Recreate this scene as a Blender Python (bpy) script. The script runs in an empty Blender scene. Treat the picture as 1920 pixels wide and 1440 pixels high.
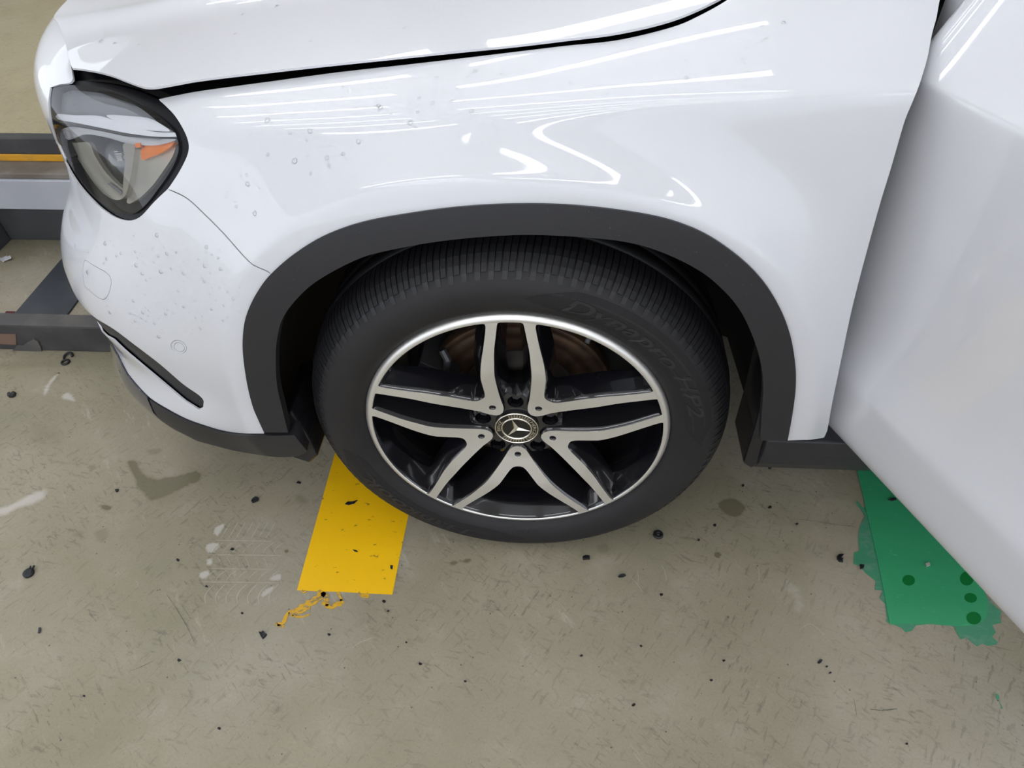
import bpy, bmesh, math, random
import numpy as np
from mathutils import Vector, Matrix
from mathutils.bvhtree import BVHTree
from mathutils.geometry import delaunay_2d_cdt
random.seed(7)
SC = bpy.context.scene
COL = SC.collection

# ------------------------------------------------------------------ camera
FPX = 1331.0
CAM = np.array([0.06501464, -0.76793077, 1.20245169])
ROT = np.array([[0.99747509, 0.06706546, -0.02335937],
                [-0.03027646, 0.69912314, 0.71435997],
                [-0.06423996, 0.71184904, -0.69938843]])      # right, up, forward
cd = bpy.data.cameras.new('camera')
cd.sensor_width = 36.0
cd.lens = FPX / 1920 * 36.0
cd.clip_start = 0.02
co = bpy.data.objects.new('camera', cd)
COL.objects.link(co)
m4 = Matrix.Identity(4)
for i in range(3):
    m4[i][0], m4[i][1], m4[i][2], m4[i][3] = ROT[0][i], ROT[1][i], -ROT[2][i], CAM[i]
co.matrix_world = m4
SC.camera = co

# ------------------------------------------------------------------ world, exposure
W = bpy.data.worlds.new('world')
SC.world = W
W.use_nodes = True
W.node_tree.nodes['Background'].inputs[0].default_value = (0.855, 0.90, 1.0, 1)
W.node_tree.nodes['Background'].inputs[1].default_value = 1.27
SC.view_settings.view_transform = 'Standard'
SC.view_settings.look = 'None'
SC.view_settings.exposure = 0.45
SC.view_settings.gamma = 1.0
SC.view_settings.use_curve_mapping = False
TUBE_POWER = 6.5


# ------------------------------------------------------------------ helpers: objects
def tag(o, label=None, cat=None, group=None, kind=None):
    if label: o['label'] = label
    if cat: o['category'] = cat
    if group: o['group'] = group
    if kind: o['kind'] = kind
    return o


def empty(name, loc=(0, 0, 0), parent=None):
    o = bpy.data.objects.new(name, None)
    o.empty_display_size = 0.1
    COL.objects.link(o)
    o.location = loc
    if parent: o.parent = parent
    return o


def mobj(name, verts, faces, mat, parent=None, smooth=False, mats=None, fmat=None):
    me = bpy.data.meshes.new(name)
    me.from_pydata([tuple(map(float, v)) for v in verts], [], [tuple(map(int, f)) for f in faces])
    for m in (mats or [mat]):
        me.materials.append(m)
    if fmat is not None:
        me.polygons.foreach_set('material_index', fmat)
    if smooth:
        me.polygons.foreach_set('use_smooth', [True] * len(me.polygons))
    me.update()
    o = bpy.data.objects.new(name, me)
    COL.objects.link(o)
    if parent: o.parent = parent
    return o


class MB:
    """collects simple solids into one mesh"""
    def __init__(s):
        s.v, s.f = [], []

    def add(s, v, f):
        n = len(s.v)
        s.v += [tuple(p) for p in v]
        s.f += [tuple(i + n for i in q) for q in f]
        return s

    def box(s, a, b):
        x0, y0, z0 = a; x1, y1, z1 = b
        return s.add([(x0, y0, z0), (x1, y0, z0), (x1, y1, z0), (x0, y1, z0), (x0, y0, z1), (x1, y0, z1), (x1, y1, z1), (x0, y1, z1)],
                     [(0, 3, 2, 1), (4, 5, 6, 7), (0, 1, 5, 4), (1, 2, 6, 5), (2, 3, 7, 6), (3, 0, 4, 7)])

    def prism(s, poly, h0, h1, f):
        """poly in 2D, f(p, h) -> 3D"""
        n = len(poly)
        v = [f(p, h0) for p in poly] + [f(p, h1) for p in poly]
        return s.add(v, [tuple(range(n))[::-1], tuple(range(n, 2 * n))] + [(i, (i + 1) % n, n + (i + 1) % n, n + i) for i in range(n)])

    def tube(s, pts, r, n=8, cap=True):
        pts = [Vector(p) for p in pts]
        rings = []
        for i, p in enumerate(pts):
            t = (pts[min(i + 1, len(pts) - 1)] - pts[max(i - 1, 0)]).normalized()
            a = t.orthogonal().normalized() if i == 0 else (rings[-1][1] - t * rings[-1][1].dot(t)).normalized()
            b = t.cross(a)
            rr = r[i] if isinstance(r, (list, tuple)) else r
            rings.append(([p + (a * math.cos(2 * math.pi * k / n) + b * math.sin(2 * math.pi * k / n)) * rr for k in range(n)], a))
        v = [q for rg, _ in rings for q in rg]
        f = [(i * n + k, i * n + (k + 1) % n, (i + 1) * n + (k + 1) % n, (i + 1) * n + k) for i in range(len(pts) - 1) for k in range(n)]
        if cap:
            f += [tuple(range(n))[::-1], tuple(range((len(pts) - 1) * n, len(pts) * n))]
        return s.add(v, f)

    def build(s, name, mat, parent=None, smooth=False, bevel=0):
        o = mobj(name, s.v, s.f, mat, parent, smooth)
        bm = bmesh.new(); bm.from_mesh(o.data)
        bmesh.ops.recalc_face_normals(bm, faces=bm.faces)
        bm.to_mesh(o.data); bm.free()
        if bevel:
            bv = o.modifiers.new('bevel', 'BEVEL'); bv.width = bevel; bv.segments = 2; bv.limit_method = 'ANGLE'
        return o


# ------------------------------------------------------------------ helpers: rays
def ray(px):
    d = np.array([(px[0] - 960) / FPX, (720 - px[1]) / FPX, 1.0]) @ ROT
    return d


def ground(px, z=0.0):
    d = ray(px)
    return CAM + (z - CAM[2]) / d[2] * d


def plane_y(px, y):
    d = ray(px)
    return CAM + (y - CAM[1]) / d[1] * d


def smooth_curve(pts, step=7.0, closed=False):
    """Catmull-Rom resample of a 2D polyline"""
    P = [np.array(p, float) for p in pts]
    out = []
    n = len(P)
    for i in range(n if closed else n - 1):
        p1, p2 = P[i], P[(i + 1) % n]
        p0 = P[i - 1] if (closed or i > 0) else 2 * p1 - p2
        p3 = P[(i + 2) % n] if (closed or i + 2 < n) else 2 * p2 - p1
        k = max(1, int(np.linalg.norm(p2 - p1) / step))
        for j in range(k):
            t = j / k
            out.append(0.5 * ((2 * p1) + (-p0 + p2) * t + (2 * p0 - 5 * p1 + 4 * p2 - p3) * t * t + (-p0 + 3 * p1 - 3 * p2 + p3) * t ** 3))
    if not closed:
        out.append(P[-1])
    return out


def in_poly(pts, poly):
    x, y = pts[:, 0], pts[:, 1]
    inside = np.zeros(len(pts), bool)
    n = len(poly)
    j = n - 1
    for i in range(n):
        xi, yi = poly[i]; xj, yj = poly[j]
        c = ((yi > y) != (yj > y)) & (x < (xj - xi) * (y - yi) / ((yj - yi) if yj != yi else 1e-12) + xi)
        inside ^= c
        j = i
    return inside


def cdt(outer, holes=(), step=(0.06, 0.1)):
    """triangulated region: returns points and triangles"""
    outer = np.array(outer, float)
    loops = [outer] + [np.array(h, float) for h in holes]
    pts, edges = [], []
    for L in loops:
        n0 = len(pts)
        pts += [tuple(p) for p in L]
        edges += [(n0 + i, n0 + (i + 1) % len(L)) for i in range(len(L))]
    lo, hi = outer.min(0), outer.max(0)
    gx, gy = np.meshgrid(np.arange(lo[0] + step[0] * .5, hi[0], step[0]), np.arange(lo[1] + step[1] * .5, hi[1], step[1]))
    g = np.stack([gx.ravel(), gy.ravel()], 1)
    keep = in_poly(g, outer)
    for h in loops[1:]:
        keep &= ~in_poly(g, h)
    g = g[keep]
    allb = np.array(pts)
    if len(g):
        sc = np.array(step)
        ok = np.ones(len(g), bool)
        for k in range(0, len(g), 2000):
            d = np.abs((g[k:k + 2000, None, :] - allb[None]) / sc)
            ok[k:k + 2000] = (np.hypot(d[..., 0], d[..., 1]).min(1) > 0.45)
        g = g[ok]
    allp = pts + [tuple(p) for p in g]
    r = delaunay_2d_cdt([Vector(p) for p in allp], edges, [], 0, 1e-7)
    V = np.array([tuple(p) for p in r[0]])
    T = np.array([tuple(t) for t in r[2]])
    c = V[T].mean(1)
    k = in_poly(c, outer)
    for h in loops[1:]:
        k &= ~in_poly(c, h)
    return V, T[k]


# ------------------------------------------------------------------ helpers: spline surfaces
class Surf:
    """uniform cubic B-spline surface over a control net [nu][nv][3]"""
    def __init__(s, net, disp=None, off=0.0, dom=None, res=(0.05, 0.07), flip=1):
        net = np.array(net, float)
        net = np.concatenate([2 * net[:1] - net[1:2], net, 2 * net[-1:] - net[-2:-1]], 0)
        net = np.concatenate([2 * net[:, :1] - net[:, 1:2], net, 2 * net[:, -1:] - net[:, -2:-1]], 1)
        s.net, s.nu, s.nv = net, net.shape[0] - 3, net.shape[1] - 3
        s.disp, s.off, s.flip = disp, off, flip
        s.dom = dom or (0, s.nu, 0, s.nv)
        s.res = res
        s.bvh = None

    def offset(s, off, dom=None):
        r = Surf.__new__(Surf)
        r.__dict__.update(s.__dict__)
        r.off = off
        r.bvh = None
        if dom: r.dom = dom
        return r

    def base(s, u, v):
        u = np.clip(np.asarray(u, float), 0, s.nu - 1e-6); v = np.clip(np.asarray(v, float), 0, s.nv - 1e-6)
        iu, iv = np.floor(u).astype(int), np.floor(v).astype(int)
        fu, fv = u - iu, v - iv

        def w(t):
            return np.stack([(1 - t) ** 3, 3 * t ** 3 - 6 * t * t + 4, -3 * t ** 3 + 3 * t * t + 3 * t + 1, t ** 3], -1) / 6
        wu, wv = w(fu), w(fv)
        P = np.zeros(u.shape + (3,))
        for a in range(4):
            for b in range(4):
                P += (wu[..., a] * wv[..., b])[..., None] * s.net[iu + a, iv + b]
        if s.disp: P = s.disp(P)
        return P

    def pn(s, u, v):
        e = 0.01
        P = s.base(u, v)
        du = s.base(np.asarray(u) + e, v) - s.base(np.asarray(u) - e, v)
        dv = s.base(u, np.asarray(v) + e) - s.base(u, np.asarray(v) - e)
        n = np.cross(du, dv) * s.flip
        n /= np.maximum(np.linalg.norm(n, axis=-1, keepdims=True), 1e-12)
        return P + n * s.off, n

    def tree(s):
        if s.bvh is None:
            u = np.arange(s.dom[0], s.dom[1] + 1e-6, s.res[0]); v = np.arange(s.dom[2], s.dom[3] + 1e-6, s.res[1])
            U, V = np.meshgrid(u, v, indexing='ij')
            P, _ = s.pn(U, V)
            n, m = U.shape
            s.uv = np.stack([U.ravel(), V.ravel()], 1)
            s.pv = P.reshape(-1, 3)
            i, j = np.meshgrid(np.arange(n - 1), np.arange(m - 1), indexing='ij')
            a = (i * m + j).ravel(); b = a + m; c = b + 1; d = a + 1
            s.tri = np.concatenate([np.stack([a, b, c], 1), np.stack([a, c, d], 1)])
            s.bvh = BVHTree.FromPolygons([tuple(p) for p in s.pv], [tuple(map(int, t)) for t in s.tri])
        return s.bvh

    def hit(s, px):
        loc, nn, fi, dist = s.tree().ray_cast(Vector(CAM), Vector(ray(px)).normalized())
        if loc is None: return None
        t = s.tri[fi]
        A, B, C = s.pv[t]
        M = np.stack([B - A, C - A], 1)
        w, *_ = np.linalg.lstsq(M, np.array(loc) - A, rcond=None)
        return s.uv[t[0]] * (1 - w[0] - w[1]) + s.uv[t[1]] * w[0] + s.uv[t[2]] * w[1]

    def uvs(s, pts, name='', strict=False):
        out = []; miss = []
        for p in pts:
            h = s.hit(p)
            if h is None and strict: continue
            k = 0
            while h is None and k < 12:          # just outside the outline: step inwards
                k += 1
                h = s.hit((p[0] + 2.5 * k, p[1]))
            if h is None: miss.append(tuple(np.round(p)))
            else: out.append(h)
        if miss: print('MISS', name, len(miss), miss[:6])
        return out


def panel(name, surf, outer, mat, parent, holes=(), flange=0.008, step=(0.06, 0.1), mirror=None, back=False):
    V, T = cdt(outer, holes, step)
    P, N = surf.pn(V[:, 0], V[:, 1])
    a = P[T[:, 1]] - P[T[:, 0]]; b = P[T[:, 2]] - P[T[:, 0]]
    fl = (np.cross(a, b) * N[T[:, 0]]).sum(1) < 0
    T = T.copy(); T[fl] = T[fl][:, ::-1]
    verts = list(P); norms = list(N); faces = [tuple(t) for t in T]
    if flange:
        cnt = {}
        for t in T:
            for k in range(3):
                e = (t[k], t[(k + 1) % 3])
                if (e[1], e[0]) in cnt: del cnt[(e[1], e[0])]
                else: cnt[e] = 1
        idx = {}
        for (i, j) in cnt:
            for q in (i, j):
                if q not in idx:
                    idx[q] = len(verts)
                    verts += [P[q], P[q] - N[q] * flange * .25, P[q] - N[q] * flange]
        for (i, j) in cnt:
            d = P[j] - P[i]
            fn = np.cross(N[i], d); ln = np.linalg.norm(fn); fn = -fn / ln if ln > 1e-12 else N[i]
            a0, b0 = idx[i], idx[j]
            faces.append((b0, a0, a0 + 1, b0 + 1))
            faces.append((b0 + 1, a0 + 1, a0 + 2, b0 + 2))
        norms = norms + [None] * (len(verts) - len(norms))
    verts = np.array(verts)
    nf = len(faces)
    if mirror is not None:
        nv = len(verts)
        mv = verts.copy(); mv[:, 1] = 2 * mirror - mv[:, 1]
        verts = np.concatenate([verts, mv])
        faces += [tuple(i + nv for i in f)[::-1] for f in faces]
        norms = norms + [None if n is None else n * np.array([1, -1, 1]) for n in norms]
    o = mobj(name, verts, faces, mat, parent, smooth=True)
    me = o.data
    vn = np.zeros((len(me.vertices), 3))
    me.vertices.foreach_get('normal', vn.ravel()) if False else None
    for i, v in enumerate(me.vertices):
        vn[i] = norms[i] if norms[i] is not None else v.normal
    me.normals_split_custom_set_from_vertices([tuple(n) for n in vn])
    return o


# ------------------------------------------------------------------ materials
def mat(name, color=(0.8, 0.8, 0.8), rough=0.5, metal=0.0, coat=0.0, coat_rough=0.03, spec=0.5, emit=None, noise=None, bump=None):
    m = bpy.data.materials.new(name)
    m.use_nodes = True
    nt = m.node_tree
    b = nt.nodes['Principled BSDF']
    b.inputs['Base Color'].default_value = (*color, 1)
    b.inputs['Roughness'].default_value = rough
    b.inputs['Metallic'].default_value = metal
    b.inputs['Coat Weight'].default_value = coat
    b.inputs['Coat Roughness'].default_value = coat_rough
    b.inputs['Specular IOR Level'].default_value = spec
    if emit:
        b.inputs['Emission Color'].default_value = (*emit[0], 1)
        b.inputs['Emission Strength'].default_value = emit[1]
    L = nt.links
    if noise:      # (scale, colour2, low, high)
        tc = nt.nodes.new('ShaderNodeTexCoord')
        n = nt.nodes.new('ShaderNodeTexNoise'); n.inputs['Scale'].default_value = noise[0]; n.inputs['Detail'].default_value = 6
        L.new(tc.outputs['Object'], n.inputs['Vector'])
        r = nt.nodes.new('ShaderNodeValToRGB')
        r.color_ramp.elements[0].position = noise[2]; r.color_ramp.elements[0].color = (*color, 1)
        r.color_ramp.elements[1].position = noise[3]; r.color_ramp.elements[1].color = (*noise[1], 1)
        L.new(n.outputs['Fac'], r.inputs[0]); L.new(r.outputs[0], b.inputs['Base Color'])
    if bump:       # (scale, strength, distance)
        tc = nt.nodes.new('ShaderNodeTexCoord')
        n = nt.nodes.new('ShaderNodeTexNoise'); n.inputs['Scale'].default_value = bump[0]; n.inputs['Detail'].default_value = 4
        L.new(tc.outputs['Object'], n.inputs['Vector'])
        bp = nt.nodes.new('ShaderNodeBump'); bp.inputs['Strength'].default_value = bump[1]; bp.inputs['Distance'].default_value = bump[2]
        L.new(n.outputs['Fac'], bp.inputs['Height']); L.new(bp.outputs[0], b.inputs['Normal'])
    return m


def clear_mat(name, tint=(1, 1, 1), ior=1.45, rough=0.0):
    m = bpy.data.materials.new(name); m.use_nodes = True
    nt = m.node_tree; nt.nodes.clear()
    o = nt.nodes.new('ShaderNodeOutputMaterial'); mx = nt.nodes.new('ShaderNodeMixShader')
    t = nt.nodes.new('ShaderNodeBsdfTransparent'); t.inputs[0].default_value = (*tint, 1)
    g = nt.nodes.new('ShaderNodeBsdfGlossy'); g.inputs['Roughness'].default_value = rough
    fr = nt.nodes.new('ShaderNodeFresnel'); fr.inputs['IOR'].default_value = ior
    nt.links.new(fr.outputs[0], mx.inputs[0]); nt.links.new(t.outputs[0], mx.inputs[1]); nt.links.new(g.outputs[0], mx.inputs[2])
    nt.links.new(mx.outputs[0], o.inputs[0])
    return m


def concrete(name, c1, c2, c3, dark, rough=0.5, scale=1.0, overlay=None):
    m = bpy.data.materials.new(name); m.use_nodes = True
    nt = m.node_tree; L = nt.links; b = nt.nodes['Principled BSDF']
    tc = nt.nodes.new('ShaderNodeTexCoord')

    def noise(sc, det=8, rg=0.6, vec=None, stretch=None):
        n = nt.nodes.new('ShaderNodeTexNoise'); n.inputs['Scale'].default_value = sc * scale; n.inputs['Detail'].default_value = det; n.inputs['Roughness'].default_value = rg
        if stretch:
            mr_ = nt.nodes.new('ShaderNodeMapping'); mr_.inputs['Rotation'].default_value = (0, 0, stretch[1]); mr_.inputs['Location'].default_value = (stretch[1] * 3, 0, 0)
            mp = nt.nodes.new('ShaderNodeMapping'); mp.inputs['Scale'].default_value = stretch[0]
            L.new(tc.outputs['Object'], mr_.inputs[0]); L.new(mr_.outputs[0], mp.inputs[0]); L.new(mp.outputs[0], n.inputs['Vector'])
        else:
            L.new(tc.outputs['Object'], n.inputs['Vector'])
        return n.outputs['Fac']

    def ramp(src, a, bb, ca=(0, 0, 0), cb=(1, 1, 1)):
        r = nt.nodes.new('ShaderNodeValToRGB')
        r.color_ramp.elements[0].position = a; r.color_ramp.elements[0].color = (*ca, 1)
        r.color_ramp.elements[1].position = bb; r.color_ramp.elements[1].color = (*cb, 1)
        L.new(src, r.inputs[0]); return r.outputs[0]

    def mix(f, a, bb, k=None):
        x = nt.nodes.new('ShaderNodeMix'); x.data_type = 'RGBA'
        if isinstance(f, float): x.inputs[0].default_value = f
        else: L.new(f, x.inputs[0])
        for s, i in ((a, 6), (bb, 7)):
            if isinstance(s, tuple): x.inputs[i].default_value = (*s, 1)
            else: L.new(s, x.inputs[i])
        return x.outputs[2]

    def mul(f, k):
        x = nt.nodes.new('ShaderNodeMath'); x.operation = 'MULTIPLY'; L.new(f, x.inputs[0])
        if isinstance(k, (int, float)): x.inputs[1].default_value = k
        else: L.new(k, x.inputs[1])
        return x.outputs[0]
    base = ramp(noise(2.2), .32, .68, c1, c2)
    base = mix(mul(ramp(noise(1.3, 5, .55, stretch=((1, 1, 1), 1.1)), .5, .72), .7), base, c3)
    base = mix(mul(ramp(noise(9, 9, .7), .55, .75), .35), base, c3)
    # fine dark flecks and short scratches
    sc1 = ramp(noise(130, 4, .6, stretch=((1, .20, 1), .55)), .575, .64)
    sc2 = ramp(noise(150, 4, .6, stretch=((1, .18, 1), -.85)), .58, .645)
    sc4 = ramp(noise(120, 4, .6, stretch=((1, .22, 1), 1.75)), .58, .645)
    patch = ramp(noise(3.5, 4), .35, .65)
    patch2 = ramp(noise(5.5, 4, stretch=((1, 1, 1), .8)), .40, .62)
    base = mix(mul(mul(sc4, patch2), .36), base, dark)
    base = mix(mul(mul(sc1, patch), .40), base, dark)
    base = mix(mul(mul(sc2, patch2), .40), base, dark)
    sc3 = ramp(noise(38, 6, .75, stretch=((.2, 1, 1), .9)), .58, .66)
    base = mix(mul(mul(sc3, ramp(noise(2.6, 4, stretch=((1, 1, 1), 2.0)), .45, .7)), .5), base, tuple(min(1, x * 1.35) for x in c3))
    grain = ramp(noise(240, 3, .8), .35, .65, (.93, .93, .93), (1.04, 1.04, 1.04))
    gm = nt.nodes.new('ShaderNodeMix'); gm.data_type = 'RGBA'; gm.blend_type = 'MULTIPLY'; gm.inputs[0].default_value = 1.0
    L.new(base, gm.inputs[6]); L.new(grain, gm.inputs[7]); base = gm.outputs[2]
    vo = nt.nodes.new('ShaderNodeTexVoronoi'); vo.inputs['Scale'].default_value = 46 * scale; L.new(tc.outputs['Object'], vo.inputs['Vector'])
    sp = ramp(vo.outputs['Distance'], .04, .09, (1, 1, 1), (0, 0, 0))
    wn = nt.nodes.new('ShaderNodeMath'); wn.operation = 'GREATER_THAN'; wn.inputs[1].default_value = .60
    sx = nt.nodes.new('ShaderNodeSeparateColor'); L.new(vo.outputs['Color'], sx.inputs[0]); L.new(sx.outputs[0], wn.inputs[0])
    base = mix(mul(mul(sp, wn.outputs[0]), .75), base, tuple(x * .35 for x in dark))
    v2 = nt.nodes.new('ShaderNodeTexVoronoi'); v2.inputs['Scale'].default_value = 120 * scale; L.new(tc.outputs['Object'], v2.inputs['Vector'])
    sp2 = ramp(v2.outputs['Distance'], .08, .16, (1, 1, 1), (0, 0, 0))
    w2 = nt.nodes.new('ShaderNodeMath'); w2.operation = 'GREATER_THAN'; w2.inputs[1].default_value = .72
    sx2 = nt.nodes.new('ShaderNodeSeparateColor'); L.new(v2.outputs['Color'], sx2.inputs[0]); L.new(sx2.outputs[0], w2.inputs[0])
    base = mix(mul(mul(sp2, w2.outputs[0]), .45), base, dark)
    rr = ramp(noise(6, 6), .3, .7, (rough - .12,) * 3, (rough + .12,) * 3)
    if overlay:
        oc, orough, lo, hi, osc, strength = overlay
        at = nt.nodes.new('ShaderNodeAttribute'); at.attribute_name = 'fade'
        ad = nt.nodes.new('ShaderNodeMath'); ad.operation = 'ADD'; L.new(at.outputs['Fac'], ad.inputs[0]); L.new(noise(osc, 6, .65), ad.inputs[1])
        mr = nt.nodes.new('ShaderNodeMapRange'); mr.inputs[1].default_value = lo + .5; mr.inputs[2].default_value = hi + .5; mr.inputs[3].default_value = 0; mr.inputs[4].default_value = strength
        L.new(ad.outputs[0], mr.inputs[0])
        base = mix(mr.outputs[0], base, oc)
        rr = mix(mr.outputs[0], rr, (orough,) * 3)
    L.new(base, b.inputs['Base Color'])
    L.new(rr, b.inputs['Roughness'])
    bp = nt.nodes.new('ShaderNodeBump'); bp.inputs['Strength'].default_value = .12; bp.inputs['Distance'].default_value = .002
    L.new(noise(120, 5, .7), bp.inputs['Height']); L.new(bp.outputs[0], b.inputs['Normal'])
    return m


def worn_paint(name, color, under, wear=(.60, .66), rough=.45, scale=70):
    m = mat(name, color, rough)
    nt = m.node_tree; L = nt.links; b = nt.nodes['Principled BSDF']
    tc = nt.nodes.new('ShaderNodeTexCoord')
    mp = nt.nodes.new('ShaderNodeMapping'); mp.inputs['Scale'].default_value = (.55, 1, 1); L.new(tc.outputs['Object'], mp.inputs[0])
    n = nt.nodes.new('ShaderNodeTexNoise'); n.inputs['Scale'].default_value = scale; n.inputs['Detail'].default_value = 6; n.inputs['Roughness'].default_value = .7
    L.new(mp.outputs[0], n.inputs['Vector'])
    r = nt.nodes.new('ShaderNodeValToRGB')
    r.color_ramp.elements[0].position = wear[0]; r.color_ramp.elements[0].color = (*color, 1)
    r.color_ramp.elements[1].position = wear[1]; r.color_ramp.elements[1].color = (*under, 1)
    L.new(n.outputs['Fac'], r.inputs[0])
    n2 = nt.nodes.new('ShaderNodeTexNoise'); n2.inputs['Scale'].default_value = 8; n2.inputs['Detail'].default_value = 5; L.new(tc.outputs['Object'], n2.inputs['Vector'])
    h = nt.nodes.new('ShaderNodeMix'); h.data_type = 'RGBA'; h.blend_type = 'MULTIPLY'; h.inputs[0].default_value = .08
    L.new(r.outputs[0], h.inputs[6]); L.new(n2.outputs['Fac'], h.inputs[7])
    L.new(h.outputs[2], b.inputs['Base Color'])
    return m


M = {}
M['paint'] = mat('white_paint', (0.622, 0.628, 0.657), .35, coat=1.0, coat_rough=.015)
M['plastic'] = mat('grey_plastic', (0.0165, 0.0165, 0.0195), .45, bump=(900, .15, .0004))
M['gloss_plastic'] = mat('gloss_plastic', (0.012, 0.012, 0.014), .12)
M['black'] = mat('black_void', (0.006, 0.006, 0.007), .6)
M['seal_gap_shade'] = mat('black_seal_and_gap_shade', (0.004, 0.004, 0.006), .35, spec=.18)  # black of the lamp surround, also the painted shade of the bonnet gap
M['liner'] = mat('liner_felt', (0.010, 0.010, 0.011), .8)
M['chrome'] = mat('dark_chrome', (0.030, 0.034, 0.050), .08, metal=.35, coat=1, coat_rough=.02)
M['rubber'] = mat('tyre_rubber', (0.0085, 0.0078, 0.0088), .65, noise=(14, (0.0125, 0.0116, 0.0126), .4, .75), bump=(300, .2, .0004))
M['rubber_dark'] = mat('tyre_panel_rubber', (0.0055, 0.0050, 0.0057), .75)
M['rubber_tread'] = mat('tread_rubber', (0.009, 0.009, 0.0105), .5, noise=(60, (0.02, 0.02, 0.023), .5, .8))
M['alu'] = mat('machined_aluminium', (0.86, 0.85, 0.82), .38, metal=.85, coat=.2, coat_rough=.1)
M['gloss_black'] = mat('gloss_black', (0.006, 0.006, 0.008), .10, coat=1.0, coat_rough=.02)
M['barrel'] = mat('barrel_black', (0.006, 0.006, 0.007), .30)
M['rust'] = mat('rusted_disc', (0.10, 0.055, 0.030), .6, metal=.5, noise=(45, (0.05, 0.035, 0.025), .4, .7))
M['disc_hub'] = mat('disc_hub', (0.04, 0.03, 0.025), .6, metal=.4)
M['caliper'] = mat('caliper_iron', (0.09, 0.09, 0.095), .5, metal=.6)
M['emblem'] = mat('emblem_silver', (0.80, 0.76, 0.66), .25, metal=1)
M['emblem_black'] = mat('emblem_black', (0.010, 0.009, 0.008), .3)
M['lens'] = clear_mat('clear_lens')
M['smoke'] = mat('lamp_housing', (0.05, 0.05, 0.047), .3)
M['lamp_grey'] = mat('lamp_grey_sheen_marking', (0.42, 0.44, 0.48), .25, metal=.5)
M['reflector'] = mat('lamp_reflector', (0.85, 0.86, 0.88), .2, metal=.6)
M['reflector_warm'] = mat('lamp_reflector_satin', (0.66, 0.64, 0.55), .28, metal=.6)
M['drl'] = mat('lamp_light_guide', (0.80, 0.82, 0.86), .10, coat=1)
M['amber'] = mat('amber_reflector', (0.85, 0.22, 0.02), .2, coat=1)
M['glassball'] = mat('projector_glass', (0.10, 0.11, 0.11), .05, coat=1)
M['yellow'] = worn_paint('yellow_tape', (1.0, 0.57, 0.002), (0.24, 0.13, 0.02), (.635, .68), scale=75)
M['yellow2'] = worn_paint('yellow_residue', (0.72, 0.40, 0.02), (0.26, 0.22, 0.13), (.50, .60), scale=120)
M['green'] = worn_paint('green_tape', (0.038, 0.345, 0.145), (0.07, 0.42, 0.21), (.60, .70), scale=90)
M['green2'] = worn_paint('green_tape_worn', (0.06, 0.28, 0.15), (0.15, 0.31, 0.22), (.50, .66), scale=60)
M['wetgreen'] = mat('wet_green', (0.008, 0.170, 0.035), .2)
FLOOR_ARGS = ((0.255, 0.232, 0.152), (0.355, 0.312, 0.226), (0.44, 0.402, 0.338), (0.075, 0.068, 0.055), .50)
M['floor'] = concrete('floor_concrete', *FLOOR_ARGS)
M['deck'] = concrete('deck_concrete', (0.33, 0.28, 0.16), (0.40, 0.345, 0.215), (0.37, 0.32, 0.20), (0.2, 0.17, 0.11), .6)
M['chalk'] = mat('chalk_dust', (0.42, 0.40, 0.36), .8, noise=(160, (0.31, 0.295, 0.245), .45, .6))
M['stain'] = mat('pale_stain', (0.44, 0.42, 0.38), .6, noise=(30, (0.36, 0.34, 0.29), .4, .6))
M['wet'] = mat('wet_patch', (0.155, 0.145, 0.095), .22, noise=(55, (0.22, 0.20, 0.145), .45, .7))
M['debris'] = mat('black_debris', (0.008, 0.008, 0.011), .5)
M['debris_grey'] = mat('grey_debris', (0.05, 0.05, 0.06), .5)
M['scuff'] = mat('scuff', (0.07, 0.068, 0.06), .7)
M['greysteel'] = mat('grey_steel', (0.07, 0.067, 0.066), .55, noise=(14, (0.11, 0.10, 0.09), .45, .7))
M['darksteel'] = mat('dark_steel', (0.035, 0.034, 0.036), .6, noise=(12, (0.06, 0.057, 0.055), .45, .7))
M['yellowpaint'] = mat('yellow_edge_paint', (0.60, 0.29, 0.012), .5, noise=(20, (0.42, 0.22, 0.03), .5, .8))
M['whitesteel'] = mat('white_beam_paint', (0.36, 0.37, 0.41), .5, noise=(4, (0.42, 0.43, 0.46), .4, .7))
M['brown'] = mat('dirty_ledge', (0.13, 0.11, 0.085), .7, noise=(10, (0.21, 0.19, 0.16), .4, .65))
M['darkwall'] = mat('dark_riser', (0.06, 0.062, 0.065), .7, noise=(5, (0.085, 0.087, 0.09), .4, .7))
M['bluesteel'] = mat('blue_grey_plate', (0.05, 0.056, 0.065), .45, noise=(9, (0.075, 0.08, 0.09), .4, .7))
M['redpaint'] = mat('red_paint', (0.10, 0.012, 0.018), .6)
M['redbrown'] = mat('bare_wood', (0.16, 0.10, 0.07), .7)
M['paper'] = mat('paper_scrap', (0.65, 0.65, 0.68), .8)
M['ceiling'] = mat('ceiling_white', (0.74, 0.75, 0.77), .9)
M['wall'] = mat('wall_paint', (0.58, 0.57, 0.53), .8)
M['tube'] = mat('tube_glow', (1, 1, 1), .5, emit=((0.94, 0.96, 1.0), TUBE_POWER))
M['fixture'] = mat('fixture_white', (0.8, 0.8, 0.8), .5)
M['water'] = clear_mat('water_drop', (1.0, 1.0, 1.0), 1.36)
M['glass'] = clear_mat('window_glass', (0.75, 0.8, 0.8), 1.5)

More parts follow.
